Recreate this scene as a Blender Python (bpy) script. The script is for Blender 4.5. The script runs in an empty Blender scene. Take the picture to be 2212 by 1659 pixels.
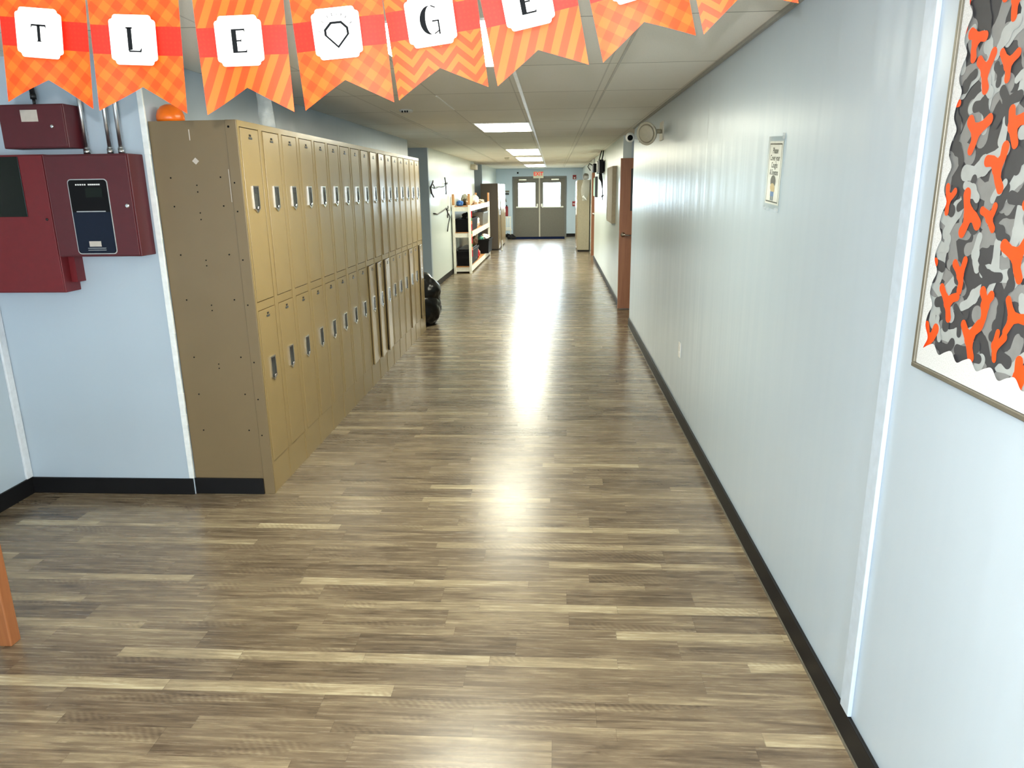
import bpy, bmesh, math, random
from mathutils import Vector, Matrix
random.seed(7)
S = bpy.context.scene
COL = S.collection
PI = math.pi

# ------------------------------------------------------------------ materials
class NT:
    def __init__(s, m):
        s.t = m.node_tree; s.n = s.t.nodes; s.l = s.t.links
    def put(s, inp, v):
        if isinstance(v, bpy.types.NodeSocket): s.l.new(v, inp)
        elif isinstance(v, tuple) and len(v) == 3 and inp.type == 'RGBA': inp.default_value = v + (1,)
        else: inp.default_value = v
    def node(s, typ, ins=None, **props):
        n = s.n.new(typ)
        for k, v in props.items(): setattr(n, k, v)
        for k, v in (ins or {}).items(): s.put(n.inputs[k], v)
        return n
    def math(s, op, a, b=0.0, c=0.0):
        n = s.n.new('ShaderNodeMath'); n.operation = op
        s.put(n.inputs[0], a); s.put(n.inputs[1], b)
        if op in ('MULTIPLY_ADD', 'SMOOTH_MIN', 'WRAP', 'PINGPONG', 'COMPARE'): s.put(n.inputs[2], c)
        return n.outputs[0]
    def mix(s, f, a, b, blend='MIX'):
        n = s.n.new('ShaderNodeMix'); n.data_type = 'RGBA'; n.blend_type = blend
        s.put(n.inputs[0], f); s.put(n.inputs[6], a); s.put(n.inputs[7], b)
        return n.outputs[2]
    def ramp(s, f, stops):
        n = s.n.new('ShaderNodeValToRGB')
        e = n.color_ramp.elements
        while len(e) < len(stops): e.new(0.5)
        for i, (p, c) in enumerate(stops):
            e[i].position = p; e[i].color = c + (1,) if len(c) == 3 else c
        s.put(n.inputs[0], f)
        return n.outputs[0]
    def coord(s):
        n = s.n.new('ShaderNodeTexCoord'); x = s.n.new('ShaderNodeSeparateXYZ')
        s.l.new(n.outputs['Object'], x.inputs[0])
        return n.outputs['Object'], x.outputs[0], x.outputs[1], x.outputs[2]
    def vec(s, x, y, z=0.0):
        n = s.n.new('ShaderNodeCombineXYZ')
        for i, v in enumerate((x, y, z)): s.put(n.inputs[i], v)
        return n.outputs[0]
    def noise(s, v, scale, detail=3.0, rough=0.5, dist=0.0):
        n = s.node('ShaderNodeTexNoise', {'Vector': v, 'Scale': scale, 'Detail': detail, 'Roughness': rough, 'Distortion': dist})
        return n.outputs[0]
    def bump(s, h, strength, dist=0.002):
        n = s.node('ShaderNodeBump', {'Height': h, 'Strength': strength, 'Distance': dist})
        return n.outputs[0]

def newmat(name):
    m = bpy.data.materials.new(name); m.use_nodes = True
    nt = NT(m); b = nt.n['Principled BSDF']
    return m, nt, b

def mat(name, col, rough=0.5, metal=0.0, spec=0.5, vary=0.06, scale=30.0, bump=0.0):
    """plain surface with a little procedural unevenness"""
    m, nt, b = newmat(name)
    co, x, y, z = nt.coord()
    f = nt.noise(co, scale, 4)
    lo = tuple(max(0, c*(1-vary)) for c in col); hi = tuple(min(1, c*(1+vary)) for c in col)
    nt.put(b.inputs['Base Color'], nt.ramp(f, [(0.3, lo), (0.7, hi)]))
    b.inputs['Roughness'].default_value = rough
    b.inputs['Metallic'].default_value = metal
    b.inputs['Specular IOR Level'].default_value = spec
    if bump: nt.put(b.inputs['Normal'], nt.bump(f, bump))
    return m

def emis(name, col, k):
    m, nt, b = newmat(name)
    b.inputs['Base Color'].default_value = (0.8, 0.8, 0.8, 1)
    b.inputs['Emission Color'].default_value = col + (1,)
    b.inputs['Emission Strength'].default_value = k
    return m

def wall_mat(name, col, rough=0.36, streak=0.22):
    m, nt, b = newmat(name)
    co, x, y, z = nt.coord()
    st = nt.noise(nt.vec(nt.math('MULTIPLY', x, 6.5), nt.math('MULTIPLY', y, 6.5), nt.math('MULTIPLY', z, 0.35)), 1.0, 2, 0.5)
    fine = nt.noise(co, 160.0, 2)
    blot = nt.noise(co, 1.3, 3)
    c = nt.ramp(blot, [(0.3, tuple(v*0.965 for v in col)), (0.7, col)])
    nt.put(b.inputs['Base Color'], c)
    b.inputs['Roughness'].default_value = rough
    h = nt.math('ADD', nt.math('MULTIPLY', st, 1.0), nt.math('MULTIPLY', fine, 0.010))
    nt.put(b.inputs['Normal'], nt.bump(h, streak, 0.006))
    return m

def floor_mat():
    m, nt, b = newmat('vinyl_plank')
    co, x, y, z = nt.coord()
    W = 0.186
    v = nt.math('DIVIDE', nt.math('ADD', y, 0.045), W)
    row = nt.math('FLOOR', v); fv = nt.math('FRACT', v)
    isl = nt.math('LESS_THAN', fv, 0.33)
    sid = nt.math('ADD', nt.math('MULTIPLY', row, 2.0), isl)
    r1 = nt.node('ShaderNodeTexWhiteNoise', {'W': sid}, noise_dimensions='1D').outputs[0]
    r2 = nt.node('ShaderNodeTexWhiteNoise', {'W': nt.math('ADD', sid, 77.3)}, noise_dimensions='1D').outputs[0]
    ln = nt.math('MULTIPLY_ADD', r2, 0.55, 0.45)
    seg = nt.math('DIVIDE', nt.math('MULTIPLY_ADD', r1, 5.0, x), ln)
    segi = nt.math('FLOOR', seg)
    r3 = nt.node('ShaderNodeTexWhiteNoise', {'Vector': nt.vec(sid, segi)}, noise_dimensions='2D').outputs[0]
    tone_l = nt.math('MULTIPLY_ADD', nt.math('POWER', r3, 1.6), 0.44, 0.36)
    tone_d = nt.math('MULTIPLY_ADD', r3, 0.24, 0.28)
    mx = nt.node('ShaderNodeMix', {0: isl, 2: tone_d, 3: tone_l}, data_type='FLOAT')
    tone = mx.outputs[0]
    shift = nt.math('MULTIPLY', r3, 19.0)
    g1 = nt.noise(nt.vec(nt.math('MULTIPLY_ADD', x, 3.2, shift), nt.math('MULTIPLY', y, 75.0), shift), 1.0, 6, 0.62, 0.4)
    g2 = nt.noise(nt.vec(nt.math('MULTIPLY_ADD', x, 1.7, shift), nt.math('MULTIPLY', y, 17.0), shift), 1.0, 4, 0.6, 1.2)
    g3 = nt.noise(nt.vec(nt.math('MULTIPLY', x, 9.0), nt.math('MULTIPLY', y, 130.0)), 1.0, 3, 0.6)
    t = nt.math('ADD', tone, nt.math('MULTIPLY', nt.math('SUBTRACT', g1, 0.5), 0.75))
    t = nt.math('ADD', t, nt.math('MULTIPLY', nt.math('SUBTRACT', g2, 0.5), 0.95))
    t = nt.math('ADD', t, nt.math('MULTIPLY', nt.math('SUBTRACT', g3, 0.5), 0.2))
    g4 = nt.noise(nt.vec(nt.math('MULTIPLY_ADD', x, 7.0, shift), nt.math('MULTIPLY', y, 38.0), shift), 1.0, 5, 0.7, 0.8)
    t = nt.math('ADD', t, nt.math('MULTIPLY', nt.math('SUBTRACT', g4, 0.5), 0.65))
    # sawn hatch marks in patches
    hat = nt.math('SINE', nt.math('ADD', nt.math('MULTIPLY', x, 230.0), nt.math('MULTIPLY_ADD', g1, 9.0, nt.math('MULTIPLY', y, 190.0))))
    msk = nt.math('GREATER_THAN', nt.noise(nt.vec(nt.math('MULTIPLY_ADD', x, 1.6, shift), nt.math('MULTIPLY', y, 9.0), shift), 1.0, 2), 0.62)
    t = nt.math('ADD', t, nt.math('MULTIPLY', nt.math('MULTIPLY', hat, msk), 0.06))
    col = nt.ramp(t, [(0.0, (0.045, 0.032, 0.020)), (0.22, (0.100, 0.073, 0.047)), (0.45, (0.170, 0.129, 0.083)), (0.72, (0.280, 0.224, 0.140)), (1.0, (0.45, 0.385, 0.25))])
    # joints
    fx = nt.math('FRACT', seg)
    jx = nt.math('LESS_THAN', nt.math('MULTIPLY', fx, ln), 0.0022)
    jy = nt.math('LESS_THAN', fv, 0.010)
    j = nt.math('MAXIMUM', nt.math('MULTIPLY', jx, 0.28), nt.math('MULTIPLY', jy, 0.40))
    col = nt.mix(j, col, (0.03, 0.022, 0.015))
    nt.put(b.inputs['Base Color'], col)
    nt.put(b.inputs['Roughness'], nt.math('MULTIPLY_ADD', g1, 0.12, 0.205))
    b.inputs['Specular IOR Level'].default_value = 0.5
    h = nt.math('SUBTRACT', nt.math('MULTIPLY', g1, 0.5), j)
    nt.put(b.inputs['Normal'], nt.bump(h, 0.13, 0.002))
    return m

def ceiling_mat():
    m, nt, b = newmat('ceiling_tile')
    co, x, y, z = nt.coord()
    xr = nt.math('ADD', nt.math('MULTIPLY_ADD', y, 0.005, x), 0.2885)   # runners drift slightly to the left
    def line(c, period, w):
        f = nt.math('FRACT', nt.math('DIVIDE', c, period))
        d = nt.math('MULTIPLY', nt.math('MINIMUM', f, nt.math('SUBTRACT', 1.0, f)), period)
        return nt.math('LESS_THAN', d, w)
    yl = line(nt.math('SUBTRACT', y, 4.62), 1.235, 0.006)
    xl = line(xr, 0.617, 0.005)
    sp = nt.noise(co, 240.0, 2)
    pit = nt.noise(co, 60.0, 4, 0.7)
    blot = nt.noise(co, 1.1, 4)
    tid = nt.node('ShaderNodeTexWhiteNoise', {'Vector': nt.vec(nt.math('FLOOR', nt.math('DIVIDE', xr, 0.617)), nt.math('FLOOR', nt.math('DIVIDE', nt.math('SUBTRACT', y, 4.62), 1.235)))}, noise_dimensions='2D').outputs[0]
    k = nt.math('ADD', nt.math('MULTIPLY', blot, 0.55), nt.math('MULTIPLY', tid, 0.35))
    c = nt.ramp(k, [(0.2, (0.85, 0.835, 0.76)), (0.75, (0.92, 0.905, 0.84))])
    c = nt.mix(nt.math('MULTIPLY', nt.math('LESS_THAN', sp, 0.36), 0.25), c, (0.3, 0.28, 0.24))
    c = nt.mix(nt.math('MULTIPLY', nt.math('MAXIMUM', yl, nt.math('MULTIPLY', xl, 0.4)), 0.6), c, (0.12, 0.11, 0.09))
    nt.put(b.inputs['Base Color'], c)
    b.inputs['Roughness'].default_value = 0.85
    b.inputs['Specular IOR Level'].default_value = 0.2
    nt.put(b.inputs['Normal'], nt.bump(pit, 0.25, 0.003))
    return m

def wood_mat(name, c1, c2, rough=0.45, axis=2):
    m, nt, b = newmat(name)
    co, x, y, z = nt.coord()
    f = [38.0, 38.0, 38.0]; f[axis] = 2.2
    g = nt.noise(nt.vec(nt.math('MULTIPLY', x, f[0]), nt.math('MULTIPLY', y, f[1]), nt.math('MULTIPLY', z, f[2])), 1.0, 5, 0.6, 0.6)
    nt.put(b.inputs['Base Color'], nt.ramp(g, [(0.3, c1), (0.7, c2)]))
    b.inputs['Roughness'].default_value = rough
    return m

def flag_mat(kind):
    m, nt, b = newmat('pennant_paper_' + kind)
    co, x, y, z = nt.coord()
    dark, light, midc = (0.78, 0.040, 0.0008), (0.84, 0.098, 0.006), (0.81, 0.066, 0.003)
    def stripe(c, period):
        return nt.math('LESS_THAN', nt.math('FRACT', nt.math('DIVIDE', nt.math('ADD', c, 10.0), period)), 0.5)
    if kind == 'gingham':
        u = nt.math('ADD', nt.math('MULTIPLY', x, 0.64), nt.math('MULTIPLY', z, 0.77))
        w = nt.math('SUBTRACT', nt.math('MULTIPLY', x, 0.77), nt.math('MULTIPLY', z, 0.64))
        k = nt.math('MULTIPLY', nt.math('ADD', stripe(u, 0.031), stripe(w, 0.031)), 0.5)
    elif kind == 'stripe':
        u = nt.math('SUBTRACT', nt.math('MULTIPLY', x, 0.90), nt.math('MULTIPLY', z, 0.43))
        k = stripe(u, 0.027)
    else:
        tri = nt.math('ABSOLUTE', nt.math('SUBTRACT', nt.math('FRACT', nt.math('DIVIDE', nt.math('ADD', x, 1.0), 0.053)), 0.5))
        k = stripe(nt.math('MULTIPLY_ADD', tri, 0.052, z), 0.026)
    c = nt.ramp(k, [(0.0, light), (0.5, midc), (1.0, dark)])
    # printed red band with faint dots
    inb = nt.math('MULTIPLY', nt.math('GREATER_THAN', z, 0.095), nt.math('LESS_THAN', z, 0.142))
    vo = nt.node('ShaderNodeTexVoronoi', {'Vector': nt.vec(x, z), 'Scale': 130.0, 'Randomness': 0.25})
    dots = nt.math('LESS_THAN', vo.outputs['Distance'], 0.30)
    band = nt.mix(nt.math('MULTIPLY', dots, 0.5), (0.60, 0.010, 0.002), (0.66, 0.022, 0.004))
    c = nt.mix(inb, c, band)
    nt.put(b.inputs['Base Color'], c)
    b.inputs['Roughness'].default_value = 0.5
    b.inputs['Specular IOR Level'].default_value = 0.35
    tr = nt.node('ShaderNodeBsdfTranslucent', {'Color': c})
    mx = nt.node('ShaderNodeMixShader', {0: 0.22, 1: b.outputs[0], 2: tr.outputs[0]})
    nt.l.new(mx.outputs[0], nt.n['Material Output'].inputs[0])
    return m

def thin_glass(name, tint=(1, 1, 1), gloss=0.08, rough=0.02):
    m, nt, b = newmat(name)
    nt.n.remove(b)
    fr = nt.node('ShaderNodeFresnel', {'IOR': 1.45})
    t = nt.node('ShaderNodeBsdfTransparent', {'Color': tint})
    g = nt.node('ShaderNodeBsdfGlossy', {'Color': (1, 1, 1), 'Roughness': rough})
    f = nt.math('MAXIMUM', fr.outputs[0], gloss)
    mx = nt.node('ShaderNodeMixShader', {0: f, 1: t.outputs[0], 2: g.outputs[0]})
    nt.l.new(mx.outputs[0], nt.n['Material Output'].inputs[0])
    return m

def plastic_film(name):
    m, nt, b = newmat(name)
    co, x, y, z = nt.coord()
    w = nt.noise(co, 22.0, 4, 0.6, 1.0)
    b.inputs['Base Color'].default_value = (0.8, 0.84, 0.86, 1); b.inputs['Roughness'].default_value = 0.18
    nt.put(b.inputs['Normal'], nt.bump(w, 0.8, 0.02))
    t = nt.node('ShaderNodeBsdfTransparent', {'Color': (0.93, 0.95, 0.96)})
    mx = nt.node('ShaderNodeMixShader', {0: 0.28, 1: t.outputs[0], 2: b.outputs[0]})
    nt.l.new(mx.outputs[0], nt.n['Material Output'].inputs[0])
    return m

def locker_mat(name, col, rough):
    m, nt, b = newmat(name)
    co, x, y, z = nt.coord()
    f = nt.noise(co, 90.0, 3); w = nt.noise(co, 5.0, 3); sc = nt.noise(co, 28.0, 5, 0.7)
    c = nt.ramp(w, [(0.3, tuple(v*0.95 for v in col)), (0.7, col)])
    c = nt.mix(nt.math('MULTIPLY', nt.math('GREATER_THAN', sc, 0.70), 0.25), c, (0.16, 0.11, 0.06))
    nt.put(b.inputs['Base Color'], c)
    b.inputs['Roughness'].default_value = rough
    nt.put(b.inputs['Normal'], nt.bump(nt.math('ADD', w, nt.math('MULTIPLY', f, 0.05)), 0.10, 0.02))
    return m

M = {}
M['wall'] = wall_mat('painted_wall_pale_blue', (0.470, 0.565, 0.650), 0.30, 0.8)
M['wall_far'] = wall_mat('wall_lamp_tinted_green', (0.64, 0.71, 0.69), 0.28, 0.6)  # wall paint with the far lamps' greenish light put into its colour
M['wall_end'] = wall_mat('painted_wall_blue', (0.56, 0.69, 0.83), 0.45, 0.1)
M['trim'] = mat('white_trim_paint', (0.74, 0.79, 0.84), 0.35)
M['caulk'] = mat('white_caulk', (0.86, 0.90, 0.90), 0.4)
M['floor'] = floor_mat(); M['ceil'] = ceiling_mat()
M['tee'] = mat('white_grid_metal', (0.85, 0.86, 0.82), 0.35, 0, 0.5)
M['base'] = mat('black_rubber_base', (0.008, 0.008, 0.009), 0.5, 0, 0.2)
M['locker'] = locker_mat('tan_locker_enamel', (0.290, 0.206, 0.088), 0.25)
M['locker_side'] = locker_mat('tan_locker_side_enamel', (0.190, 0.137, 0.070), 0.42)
M['void'] = mat('dark_gap', (0.012, 0.010, 0.008), 0.8)
M['chrome'] = mat('chrome', (0.78, 0.80, 0.80), 0.16, 1.0)
M['steel'] = mat('brushed_steel', (0.55, 0.56, 0.56), 0.3, 1.0)
M['pocket'] = mat('handle_pocket_steel', (0.055, 0.058, 0.055), 0.5, 0.2)
M['blackmetal'] = mat('black_enamel', (0.015, 0.015, 0.016), 0.35)
M['blackplastic'] = mat('black_plastic', (0.007, 0.007, 0.008), 0.5, 0, 0.1)
M['blackbag'] = mat('black_bag_film', (0.005, 0.005, 0.005), 0.30, 0, 0.22, 0.2, 14, 0.6)
M['red1'] = mat('dark_red_enamel', (0.085, 0.007, 0.012), 0.45)
M['red2'] = mat('crimson_enamel', (0.150, 0.006, 0.010), 0.45)
M['navy'] = mat('navy_plate', (0.006, 0.011, 0.026), 0.35, 0, 0.2)
M['white'] = mat('white_paper', (0.86, 0.86, 0.84), 0.6)
M['card'] = mat('white_card', (0.88, 0.88, 0.87), 0.45)
M['ink'] = mat('black_ink', (0.006, 0.007, 0.008), 0.9, 0, 0.04)
M['grey_ink'] = mat('grey_ink', (0.42, 0.45, 0.46), 0.5)
M['lcd'] = mat('dark_display', (0.006, 0.010, 0.007), 0.10, 0, 0.2)
M['plate'] = mat('pale_plate', (0.55, 0.50, 0.44), 0.5)
M['orangep'] = mat('orange_plastic', (0.90, 0.17, 0.008), 0.28)
M['postwood'] = wood_mat('orange_stained_wood', (0.25, 0.085, 0.028), (0.33, 0.125, 0.045))
M['doorwood'] = wood_mat('door_veneer', (0.27, 0.105, 0.048), (0.36, 0.15, 0.068))
M['rawwood'] = wood_mat('bare_shelf_wood', (0.42, 0.19, 0.06), (0.58, 0.29, 0.11))
M['whitewood'] = mat('white_painted_wood', (0.84, 0.82, 0.74), 0.4)
M['doorgrey'] = mat('taupe_door_paint', (0.155, 0.145, 0.118), 0.5)
M['framegrey'] = mat('grey_door_frame_paint', (0.16, 0.165, 0.16), 0.5)
M['mullion'] = mat('pale_mullion', (0.55, 0.52, 0.44), 0.5)
M['bar'] = mat('satin_panic_bar', (0.72, 0.72, 0.62), 0.3, 0.6)
M['brass'] = mat('nickel_lever', (0.55, 0.50, 0.44), 0.28, 1.0)
M['glass'] = thin_glass('clear_glass')
M['film'] = plastic_film('clear_plastic_film')
M['sleeve'] = thin_glass('clear_sleeve', (0.97, 0.98, 0.98), 0.05, 0.08)
M['mat'] = mat('navy_door_mat', (0.012, 0.018, 0.050), 1.0, 0, 0.0, 0.3, 200)
M['brown'] = mat('brown_cabinet', (0.075, 0.055, 0.038), 0.45)
M['tan'] = mat('tan_cabinet_face', (0.36, 0.275, 0.16), 0.22)
M['beige'] = mat('beige_cabinet', (0.30, 0.265, 0.185), 0.4)
M['ivory'] = mat('ivory_plastic', (0.50, 0.47, 0.36), 0.45)
M['whiteplastic'] = mat('white_plastic', (0.80, 0.80, 0.78), 0.35)
M['alarmred'] = mat('alarm_red_plastic', (0.30, 0.018, 0.022), 0.4)
M['exitred'] = emis('exit_letter_red', (1.0, 0.03, 0.025), 0.5)
M['exitred'].node_tree.nodes['Principled BSDF'].inputs['Base Color'].default_value = (0.5, 0.01, 0.01, 1)
M['exitbody'] = mat('exit_sign_housing', (0.80, 0.78, 0.60), 0.4)
M['cork'] = mat('tan_board_edge', (0.40, 0.33, 0.23), 0.7)
M['green'] = mat('green_board', (0.10, 0.22, 0.035), 0.5)
M['frameolive'] = mat('grey_olive_frame', (0.17, 0.16, 0.125), 0.4, 0.3)
M['border'] = mat('white_speckled_border', (0.62, 0.65, 0.66), 0.6, 0, 0.3, 0.16, 350)
M['c_dark'] = mat('camouflage_charcoal', (0.042, 0.044, 0.050), 0.6)
M['c_grey'] = mat('camouflage_grey', (0.20, 0.21, 0.212), 0.6)
M['c_light'] = mat('camouflage_light_grey', (0.35, 0.385, 0.385), 0.6)
M['c_orange'] = mat('camouflage_orange', (0.80, 0.070, 0.002), 0.6)
M['grey_tub'] = mat('smoke_grey_tub', (0.16, 0.155, 0.14), 0.3)
M['cloth_beige'] = mat('beige_cloth', (0.50, 0.40, 0.30), 0.9, 0, 0.2, 0.2, 12)
M['cloth_grey'] = mat('grey_green_cloth', (0.24, 0.24, 0.19), 0.9, 0, 0.2, 0.2, 12)
M['cloth_blue'] = mat('blue_cloth', (0.05, 0.15, 0.42), 0.8, 0, 0.2, 0.2, 12)
M['cloth_white'] = mat('white_cloth', (0.72, 0.68, 0.60), 0.9, 0, 0.2, 0.1, 12)
M['cloth_black'] = mat('black_cloth', (0.016, 0.016, 0.017), 0.9, 0, 0.2, 0.2, 12)
M['cloth_brown'] = mat('brown_cloth', (0.10, 0.06, 0.035), 0.9, 0, 0.2, 0.2, 12)
M['cloth_red'] = mat('red_cloth', (0.40, 0.015, 0.02), 0.9, 0, 0.2, 0.2, 12)
M['cloth_teal'] = mat('teal_cloth', (0.10, 0.30, 0.24), 0.9, 0, 0.2, 0.2, 12)
M['skin_print'] = mat('printed_tan', (0.62, 0.46, 0.16), 0.5)
M['hair_print'] = mat('printed_dark_brown', (0.06, 0.045, 0.035), 0.5)
M['blue_print'] = mat('printed_blue', (0.06, 0.22, 0.55), 0.5)
M['slate_print'] = mat('printed_slate', (0.10, 0.17, 0.22), 0.5)
M['concrete'] = mat('pale_concrete', (0.62, 0.62, 0.60), 0.9)
LAMP = emis('fluorescent_diffuser', (1.0, 0.985, 0.80), 23.0)
M['gingham'] = flag_mat('gingham'); M['stripe'] = flag_mat('stripe'); M['chevron'] = flag_mat('chevron')

# ------------------------------------------------------------------ mesh helpers
class MB:
    """collects shapes into one mesh"""
    def __init__(s): s.bm = bmesh.new(); s.mats = []
    def mi(s, m):
        if m not in s.mats: s.mats.append(m)
        return s.mats.index(m)
    def face(s, pts, m):
        f = s.bm.faces.new([s.bm.verts.new(p) for p in pts]); f.material_index = s.mi(m); return f
    def box(s, a, b, m, bev=0.0):
        x0, y0, z0 = (min(a[i], b[i]) for i in range(3)); x1, y1, z1 = (max(a[i], b[i]) for i in range(3))
        v = [s.bm.verts.new(p) for p in ((x0,y0,z0),(x1,y0,z0),(x1,y1,z0),(x0,y1,z0),(x0,y0,z1),(x1,y0,z1),(x1,y1,z1),(x0,y1,z1))]
        fs = [s.bm.faces.new([v[i] for i in q]) for q in ((3,2,1,0),(4,5,6,7),(0,1,5,4),(1,2,6,5),(2,3,7,6),(3,0,4,7))]
        k = s.mi(m)
        for f in fs: f.material_index = k
        if bev:
            es = list({e for f in fs for e in f.edges})
            r = bmesh.ops.bevel(s.bm, geom=es, offset=bev, segments=2, affect='EDGES', profile=0.5)
            for f in r['faces']: f.material_index = k
        return s
    def prism(s, poly, plane, d0, d1, m, side=None):
        """poly in 2D on plane 'xz' (depth y), 'yz' (depth x) or 'xy' (depth z), extruded d0..d1"""
        def P(p, d):
            return {'xz': (p[0], d, p[1]), 'yz': (d, p[0], p[1]), 'xy': (p[0], p[1], d)}[plane]
        k = s.mi(m); ks = s.mi(side or m)
        A = [s.bm.verts.new(P(p, d0)) for p in poly]; B = [s.bm.verts.new(P(p, d1)) for p in poly]
        n = len(poly)
        f = s.bm.faces.new(A[::-1]); f.material_index = k
        f = s.bm.faces.new(B); f.material_index = k
        for i in range(n):
            f = s.bm.faces.new((A[i], A[(i+1) % n], B[(i+1) % n], B[i])); f.material_index = ks
        return s
    def cyl(s, p0, p1, r, m, seg=16, r2=None):
        p0 = Vector(p0); p1 = Vector(p1); d = (p1-p0).normalized()
        a = d.orthogonal().normalized(); c = d.cross(a); r2 = r if r2 is None else r2
        k = s.mi(m)
        A = []; B = []
        for i in range(seg):
            t = 2*PI*i/seg; o = a*math.cos(t)+c*math.sin(t)
            A.append(s.bm.verts.new(p0+o*r)); B.append(s.bm.verts.new(p1+o*r2))
        fs = [s.bm.faces.new(A[::-1]), s.bm.faces.new(B)]
        for i in range(seg):
            f = s.bm.faces.new((A[i], A[(i+1) % seg], B[(i+1) % seg], B[i])); f.smooth = True; fs.append(f)
        for f in fs: f.material_index = k
        return s
    def tube(s, pts, r, m, seg=8):
        pts = [Vector(p) for p in pts]; k = s.mi(m); rings = []
        rr = r if isinstance(r, (list, tuple)) else [r]*len(pts)
        ref = None
        for i, p in enumerate(pts):
            d = (pts[min(i+1, len(pts)-1)]-pts[max(i-1, 0)]).normalized()
            if ref is None: ref = d.orthogonal().normalized()
            a = (ref-d*ref.dot(d)).normalized(); ref = a; c = d.cross(a)
            rings.append([s.bm.verts.new(p+(a*math.cos(2*PI*j/seg)+c*math.sin(2*PI*j/seg))*rr[i]) for j in range(seg)])
        for i in range(len(rings)-1):
            for j in range(seg):
                f = s.bm.faces.new((rings[i][j], rings[i][(j+1) % seg], rings[i+1][(j+1) % seg], rings[i+1][j])); f.smooth = True; f.material_index = k
        for g in (rings[0][::-1], rings[-1]):
            f = s.bm.faces.new(g); f.material_index = k
        return s
    def lathe(s, prof, m, origin=(0,0,0), axis=(0,0,1), seg=24):
        o = Vector(origin); d = Vector(axis).normalized(); a = d.orthogonal().normalized(); c = d.cross(a); k = s.mi(m)
        rings = []
        for (r, h) in prof:
            if r < 1e-6: rings.append([s.bm.verts.new(o+d*h)])
            else: rings.append([s.bm.verts.new(o+d*h+(a*math.cos(2*PI*j/seg)+c*math.sin(2*PI*j/seg))*r) for j in range(seg)])
        for A, B in zip(rings, rings[1:]):
            for j in range(seg):
                q = [A[j % len(A)], A[(j+1) % len(A)], B[(j+1) % len(B)], B[j % len(B)]]
                u = []
                for v in q:
                    if v not in u: u.append(v)
                if len(u) > 2:
                    f = s.bm.faces.new(u); f.smooth = True; f.material_index = k
        for g in (rings[0], rings[-1]):
            if len(g) > 2:
                f = s.bm.faces.new(g); f.material_index = k
        return s
    def lump(s, c, r, m, seed=0, amp=0.2, freq=2.2, sub=4, flat=None):
        """soft irregular heap"""
        from mathutils import noise
        bm2 = bmesh.new(); bmesh.ops.create_icosphere(bm2, subdivisions=sub, radius=1.0); k = s.mi(m)
        mp = {}
        for v in bm2.verts:
            p = v.co.copy(); n = noise.fractal(p*freq+Vector((seed*7.1, seed*3.3, seed)), 1.0, 2.0, 4)
            q = p*(1+amp*n); q = Vector((q.x*r[0], q.y*r[1], q.z*r[2]))+Vector(c)
            if flat is not None and q.z < flat: q.z = flat
            mp[v.index] = s.bm.verts.new(q)
        for f in bm2.faces:
            g = s.bm.faces.new([mp[v.index] for v in f.verts]); g.smooth = True; g.material_index = k
        bm2.free(); return s
    def text(s, body, size, m, fn, depth=0.0006, bold=0.0, xs=1.0):
        """built-in font laid flat; fn maps (x, y, d) to a point"""
        cu = bpy.data.curves.new('t', 'FONT'); cu.body = body; cu.size = size; cu.align_x = 'CENTER'; cu.align_y = 'CENTER'; cu.offset = bold
        cu.resolution_u = 4
        ob = bpy.data.objects.new('t', cu); COL.objects.link(ob)
        bpy.context.view_layer.update()
        me = ob.evaluated_get(bpy.context.evaluated_depsgraph_get()).to_mesh()
        k = s.mi(m); vs = [s.bm.verts.new(fn(v.co.x*xs, v.co.y, depth)) for v in me.vertices]
        for p in me.polygons:
            try:
                f = s.bm.faces.new([vs[i] for i in p.vertices]); f.material_index = k
            except ValueError: pass
        ob.evaluated_get(bpy.context.evaluated_depsgraph_get()).to_mesh_clear()
        bpy.data.objects.remove(ob); bpy.data.curves.remove(cu)
        return s
    def build(s, name, parent=None, loc=None, fix=True, mods=None):
        if fix: bmesh.ops.recalc_face_normals(s.bm, faces=s.bm.faces[:])
        off = Vector(loc) if loc is not None else None
        me = bpy.data.meshes.new(name)
        if off is not None:
            for v in s.bm.verts: v.co -= off
        s.bm.to_mesh(me); s.bm.free()
        for m in s.mats: me.materials.append(m)
        o = bpy.data.objects.new(name, me); COL.objects.link(o)
        if parent is not None:
            o.parent = parent
            # geometry is given in world space: undo the parents' offsets
            w = Vector((0, 0, 0)); p = parent
            while p is not None: w += p.location; p = p.parent
            o.location = (off if off is not None else Vector((0,0,0))) - w
        elif off is not None: o.location = off
        return o

def tag(o, label, cat, group=None, kind=None):
    o['label'] = label; o['category'] = cat
    if group: o['group'] = group
    if kind: o['kind'] = kind
    return o
def thing(name, loc, label, cat, group=None):
    o = bpy.data.objects.new(name, None); o.empty_display_size = 0.1; COL.objects.link(o); o.location = loc
    return tag(o, label, cat, group)
def struct(mb, name, parent=None, label=None, **k):
    o = mb.build(name, parent, **k)
    if parent is None: o['kind'] = 'structure'
    if label: o['label'] = label
    return o
def box1(a, b, m, bev=0.0): return MB().box(a, b, m, bev)

CE = 2.45; XR = 0.945; XF = 0.93; XL = -2.165; XLF = -2.23; YW = 3.93; YE = 27.6

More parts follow.
